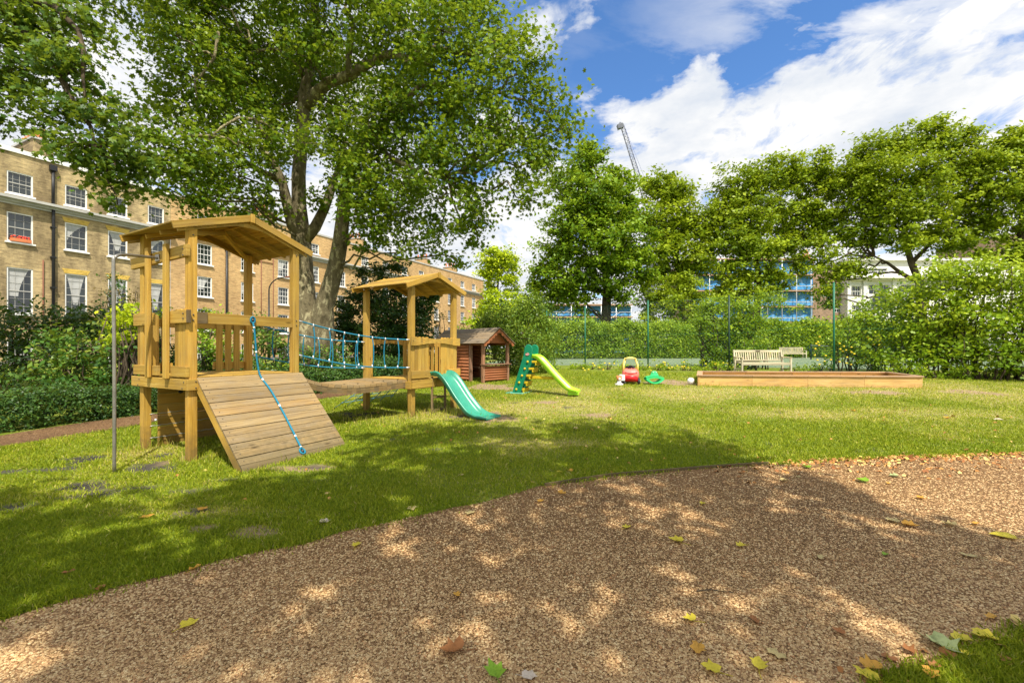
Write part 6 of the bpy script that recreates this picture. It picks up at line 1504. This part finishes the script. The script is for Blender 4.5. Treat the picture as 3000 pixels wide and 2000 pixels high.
shrub('reddish_shrub', 'thin reddish brown shrub against the terrace beside the steel pole', S([(290, 900, 24.5, 24), (395, 900, 24.5, 26), (400, 860, 24.5, 22), (310, 850, 24.5, 16)]), M['lf_red'], dens=14, per=14, crad=.5, size=.14)
shrub('laurel_shrub', 'broad dark green shrub right of the far tower, before the terrace end', S([(1310, 1000, 19, 32), (1360, 990, 19.5, 38), (1410, 985, 20, 38), (1300, 1040, 18.5, 38), (1370, 1040, 18.5, 40), (1250, 1060, 18.5, 40)]), M['lf_hedge'], dens=55, per=20, crad=.3, size=.11)
shrub('reddish_shrub', 'airy reddish shrub before the far terrace windows', S([(1290, 960, 20, 30), (1330, 965, 20, 22), (1290, 930, 20, 18)]), M['lf_red'], dens=30, per=16, crad=.3, size=.09)
shrub('laurel_shrub', 'dark shrub directly behind the log playhouse', S([(1260, 1060, 17, 34), (1330, 1070, 17, 40), (1400, 1075, 17, 42), (1460, 1085, 17, 38)]), M['lf_dark'], dens=60, per=20, crad=.28, size=.1)
hedge('low_hedge', 'low clipped dark hedge along the brown path at the left border', (-10.75, 4.0, 0), (-7.45, 9.75, 0), .95, .52, M['lf_dark'], dens=150, per=20, crad=.13, size=.05, wob=.10, round_=.3)
hedge('low_hedge', 'low dark border planting along the brown path behind the front tower', (-7.0, 10.4, 0), (-3.7, 14.6, 0), 1.2, .55, M['lf_dark'], dens=100, per=18, crad=.18, size=.07, wob=.2, round_=.3)
# --- court surround
hedge('court_hedge', 'long leafy hedge closing the far side of the tennis court', (1.5, 34.5, 0), (19.5, 38.5, 0), 1.8, 2.75, M['lf_hedge'], dens=20, per=30, crad=.45, size=.13, wob=.08, z0=.66)
hedge('court_hedge', 'looser yellow green hedge right of the far bench behind the net', (19.5, 40.0, 0), (44, 42.0, 0), 2.2, 2.9, M['lf_vine'], dens=18, per=22, crad=.5, size=.18, wob=.12, z0=.66)
shrub('fence_climber', 'yellowish climber smothering the court fence behind the left end of the sandpit', S([(2090, 900, 20, 45), (2160, 895, 20, 50), (2210, 930, 20, 40), (2110, 960, 20, 50), (2180, 975, 20, 50), (2070, 1000, 20, 40), (2140, 1030, 20, 42), (2100, 1045, 19.6, 34), (2180, 1045, 19.6, 34), (2210, 1030, 20, 35), (2060, 940, 20, 30)]), M['lf_vine'], dens=105, per=26, crad=.30, size=.12)
shrub('fence_climber', 'drooping climber on the fence above the gap between the benches', S([(2300, 880, 21, 26), (2260, 885, 21, 28), (2230, 870, 21, 30), (2330, 900, 21, 18)]), M['lf_vine'], dens=110, per=22, crad=.25, size=.10, stems=0)
shrub('feathery_shrub', 'feathery green shrub just behind the nearer bench', S([(2190, 1010, 19, 32), (2240, 1000, 19, 34), (2170, 1040, 18.6, 24), (2215, 1035, 18.6, 26)]), M['lf_hedge'], dens=85, per=22, crad=.22, size=.08, up=.1)
vine = [(2500, 960, 17.5, 60), (2560, 930, 17.5, 60), (2640, 900, 17, 75), (2580, 1000, 17, 65), (2700, 860, 16.5, 80), (2780, 830, 16, 75), (2860, 810, 15.5, 75), (2950, 810, 15, 85), (2660, 990, 16.5, 70), (2750, 950, 16, 90), (2850, 920, 15.5, 95), (2950, 930, 15, 95), (2720, 1050, 15.8, 55), (2820, 1030, 15.3, 65), (2920, 1040, 14.8, 70), (3010, 1030, 14.5, 75), (3050, 880, 14.8, 110), (2620, 1050, 16.3, 45), (2770, 780, 16.5, 40)]
shrub('vine_bank', 'tall sunlit bank of vines covering the fence at the right', S(vine), M['lf_vine'], dens=44, per=30, crad=.40, size=.11, shape=LOBE)
shrub('yellow_flower_bush', 'loose bush with yellow flowers right of the tennis net', S([(2460, 1010, 17.5, 34), (2500, 1040, 17.3, 38), (2440, 1055, 17.3, 28), (2550, 1060, 17, 36), (2400, 1075, 17.6, 22)]), M['lf_hedge'], dens=150, per=24, crad=.22, size=.085)
pts_ = [(2290, 1085, 17.6, 16), (2330, 1082, 17.6, 18), (2370, 1085, 17.5, 18)]
shrub('low_shrub', 'low bright green clump at the right foot of the nearer bench', S(pts_), M['lf_vine'], dens=160, per=20, crad=.14, size=.07)
bl_ = []
for i, px in enumerate(range(1640, 2170, 24)): bl_.append((px + random.uniform(-6, 6), 1090 + random.uniform(-14, 4), 19.2 - (px - 1640) * .0022, random.uniform(20, 32)))
tag(shrub('flower_bed', 'x', S(bl_), M['lf_vine'], dens=130, per=18, crad=.17, size=.075, up=.1), 'uncut strip of weeds and flowers along the foot of the court fence', 'flower bed')
bl_ = [(px, 1100 + random.uniform(-12, 0), 15.6 - (px - 2620) * .002, random.uniform(18, 30)) for px in range(2620, 3080, 30)]
shrub('flower_bed', 'strip of pale weeds at the foot of the vine bank on the right', S(bl_), M['lf_vine'], dens=120, per=18, crad=.18, size=.08, up=.1)
fl = MB()
for k in range(70):
    px, py = random.choice([(random.uniform(2380, 2580), random.uniform(985, 1070)), (random.uniform(1700, 2150), random.uniform(1060, 1085))]); q = W(px, py, 17.0 if px > 2300 else 18.4); fl.sphere(q, (.045, .045, .03), 6, 4)
tag(fl.build('yellow_flowers', M['flower_y'], loc=W(2480, 1040, 17)), kind='stuff')
fp_ = [(2445, 1010, 17.2)]
# tall grass wisps round the posts
xs, ys = [], []
for (p, r_, n_) in ((P1(0, 0, 0), .2, 60), (P1(.5, -.5, 0), .4, 160), (P1(.7, -.2, 0), .6, 140), (P1(LU1 * .5, -1.15, 0), .8, 60), (P1(0, LV1, 0), .3, 240), (P2(0, 0, 0), .35, 260), (P2(.5, -.3, 0), .7, 420), (P2(0, LV2, 0), .4, 120), (Vector((-2.6, 7.9, 0)), .6, 200), (F1 + Vector((.2, -.1, 0)), .35, 120), (F2 + Vector((0, -.05, 0)), .4, 200), ((F1 + F2) / 2 + Vector((0, -.1, 0)), 1.6, 300)):
    a = rng.normal(size=(n_, 2)) * r_ * .6; xs.append(p.x + a[:, 0]); ys.append(p.y + a[:, 1])
xs, ys = np.concatenate(xs), np.concatenate(ys)
tag(blades('tall_grass', xs, ys, .05 + .12 * rng.random(len(xs)) ** 2, .005 + .0004 * ys, .35 + .6 * rng.random(len(xs)), .45, M['grass']), kind='stuff')
# distant belt of planting closing the gaps at ground level
shrub('far_shrubbery', 'dark distant shrubbery closing the view behind the court hedge', [(tuple(W(px, 985 + 18 * math.sin(px * .05), 50)), 1.9) for px in range(1500, 3150, 55)], M['lf_dark'], dens=9, per=24, crad=.6, size=.3)
# ================================================================== LIGHT, SKY, CAMERA
w = bpy.data.worlds.new('World'); sc.world = w; w.use_nodes = True; nt = w.node_tree; nt.nodes.clear(); n = N(nt)
SUN_EL = 58.0; sd = Vector((.329 * math.cos(R(SUN_EL)), -.945 * math.cos(R(SUN_EL)), math.sin(R(SUN_EL)))).normalized()
sky = n.node('ShaderNodeTexSky', sky_type='NISHITA'); sky.sun_disc = False; sky.sun_elevation = R(SUN_EL); sky.sun_rotation = math.atan2(sd.x, sd.y)
sky.air_density = 1.0; sky.dust_density = .35; sky.ozone_density = 2.2
D = n.node('ShaderNodeTexCoord').outputs['Generated']; sx = n.node('ShaderNodeSeparateXYZ'); n.link(D, sx.inputs[0])
zz = n.math('MAXIMUM', sx.outputs[2], .02)
den = n.math('ADD', zz, .10)
cx2 = n.node('ShaderNodeCombineXYZ'); n.link(n.math('DIVIDE', sx.outputs[0], den), cx2.inputs[0]); n.link(n.math('DIVIDE', sx.outputs[1], den), cx2.inputs[1])
P_ = cx2.outputs[0]
cum = n.noise(n.mapping(P_, (1, 1, 1), (5.4, 0.4, 0)), 2.4, 10, .60, .2)
wis = n.noise(n.mapping(P_, (1.0, 1.9, 1), (2.6, 4.1, 0), (0, 0, R(-38))), 2.3, 10, .60, .35)
az = n.math('ARCTAN2', sx.outputs[0], sx.outputs[1]); el = n.math('ARCSINE', sx.outputs[2])
# broad bank low in the sky, thin streaks above it, more cloud to the left; unseen cloud added past the right edge for neutral fill
bank = n.math('MULTIPLY', n.math('SUBTRACT', R(27.5), el), 6.5)
left = n.math('MAXIMUM', n.math('MULTIPLY', n.math('SUBTRACT', R(-2), az), 1.6), n.math('MULTIPLY', n.math('SUBTRACT', az, R(62)), 1.6))
c1 = n.math('ADD', n.math('MAXIMUM', bank, left), n.math('MULTIPLY', n.math('SUBTRACT', cum, .5), 5.2))
f1 = n.ramp(n.math('ADD', c1, .42), [(.34, 0), (.55, .6), (.82, 1)])
f1 = n.math('MULTIPLY', f1, n.ramp(n.noise(n.mapping(P_, (1.4, .8, 1), (9, 3, 0), (0, 0, R(-30))), 2.1, 8, .62, .4), [(.34, .25), (.44, 1)]))
wm = n.math('MULTIPLY', n.math('SUBTRACT', az, R(14)), 2.2, clamp=True)
f2 = n.math('MULTIPLY', n.ramp(n.math('MULTIPLY_ADD', wis, 1.0, 0), [(.455, 0), (.55, .7), (.66, 1)]), n.math('ADD', n.math('MULTIPLY', wm, .9), .10))
fac = n.math('MAXIMUM', f1, f2, clamp=True)
shade_ = n.noise(n.mapping(P_, (1, 1, 1), (7, 2, 0)), 2.2, 6, .6)
skyb = n.mix(1.0, sky.outputs[0], (.70, 1.02, 1.32), 'MULTIPLY')
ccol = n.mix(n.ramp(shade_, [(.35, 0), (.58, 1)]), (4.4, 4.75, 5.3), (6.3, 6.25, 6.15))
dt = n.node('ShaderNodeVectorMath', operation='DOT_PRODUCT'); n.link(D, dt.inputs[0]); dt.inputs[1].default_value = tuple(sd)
sg = n.math('MULTIPLY_ADD', n.math('POWER', n.math('MAXIMUM', dt.outputs['Value'], 0.0), 2.0), .55, 1.0)  # unseen clouds towards the sun brightened, added to lift the shadows
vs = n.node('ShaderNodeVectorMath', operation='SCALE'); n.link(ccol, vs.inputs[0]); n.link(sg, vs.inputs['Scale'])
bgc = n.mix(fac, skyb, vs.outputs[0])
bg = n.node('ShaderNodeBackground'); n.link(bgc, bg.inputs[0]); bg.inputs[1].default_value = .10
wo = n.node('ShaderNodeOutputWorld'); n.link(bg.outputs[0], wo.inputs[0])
sun = bpy.data.lights.new('sun', 'SUN'); sun.energy = 4.3; sun.angle = R(.55); sun.color = (1.0, .93, .80)
so = bpy.data.objects.new('sun', sun); COL.objects.link(so); so.rotation_euler = sd.to_track_quat('Z', 'Y').to_euler(); so.location = sd * 60
cam = bpy.data.cameras.new('camera'); co = bpy.data.objects.new('camera', cam); COL.objects.link(co); sc.camera = co
co.location = (0, 0, EYE); co.rotation_euler = (R(90), 0, 0); cam.sensor_width = 36; cam.lens = F / 3000 * 36; cam.shift_y = 20 / 3000; cam.clip_start = .05; cam.clip_end = 3000
sc.view_settings.view_transform = 'Standard'; sc.view_settings.look = 'None'; sc.view_settings.exposure = 0.75; sc.view_settings.gamma = 1; sc.view_settings.use_curve_mapping = False
sc.cycles.max_bounces = 8; sc.cycles.diffuse_bounces = 4; sc.cycles.glossy_bounces = 3; sc.cycles.transmission_bounces = 6; sc.cycles.transparent_max_bounces = 6
sc.cycles.use_denoising = True; sc.cycles.use_adaptive_sampling = True; sc.cycles.adaptive_threshold = .015; sc.cycles.sample_clamp_indirect = 8
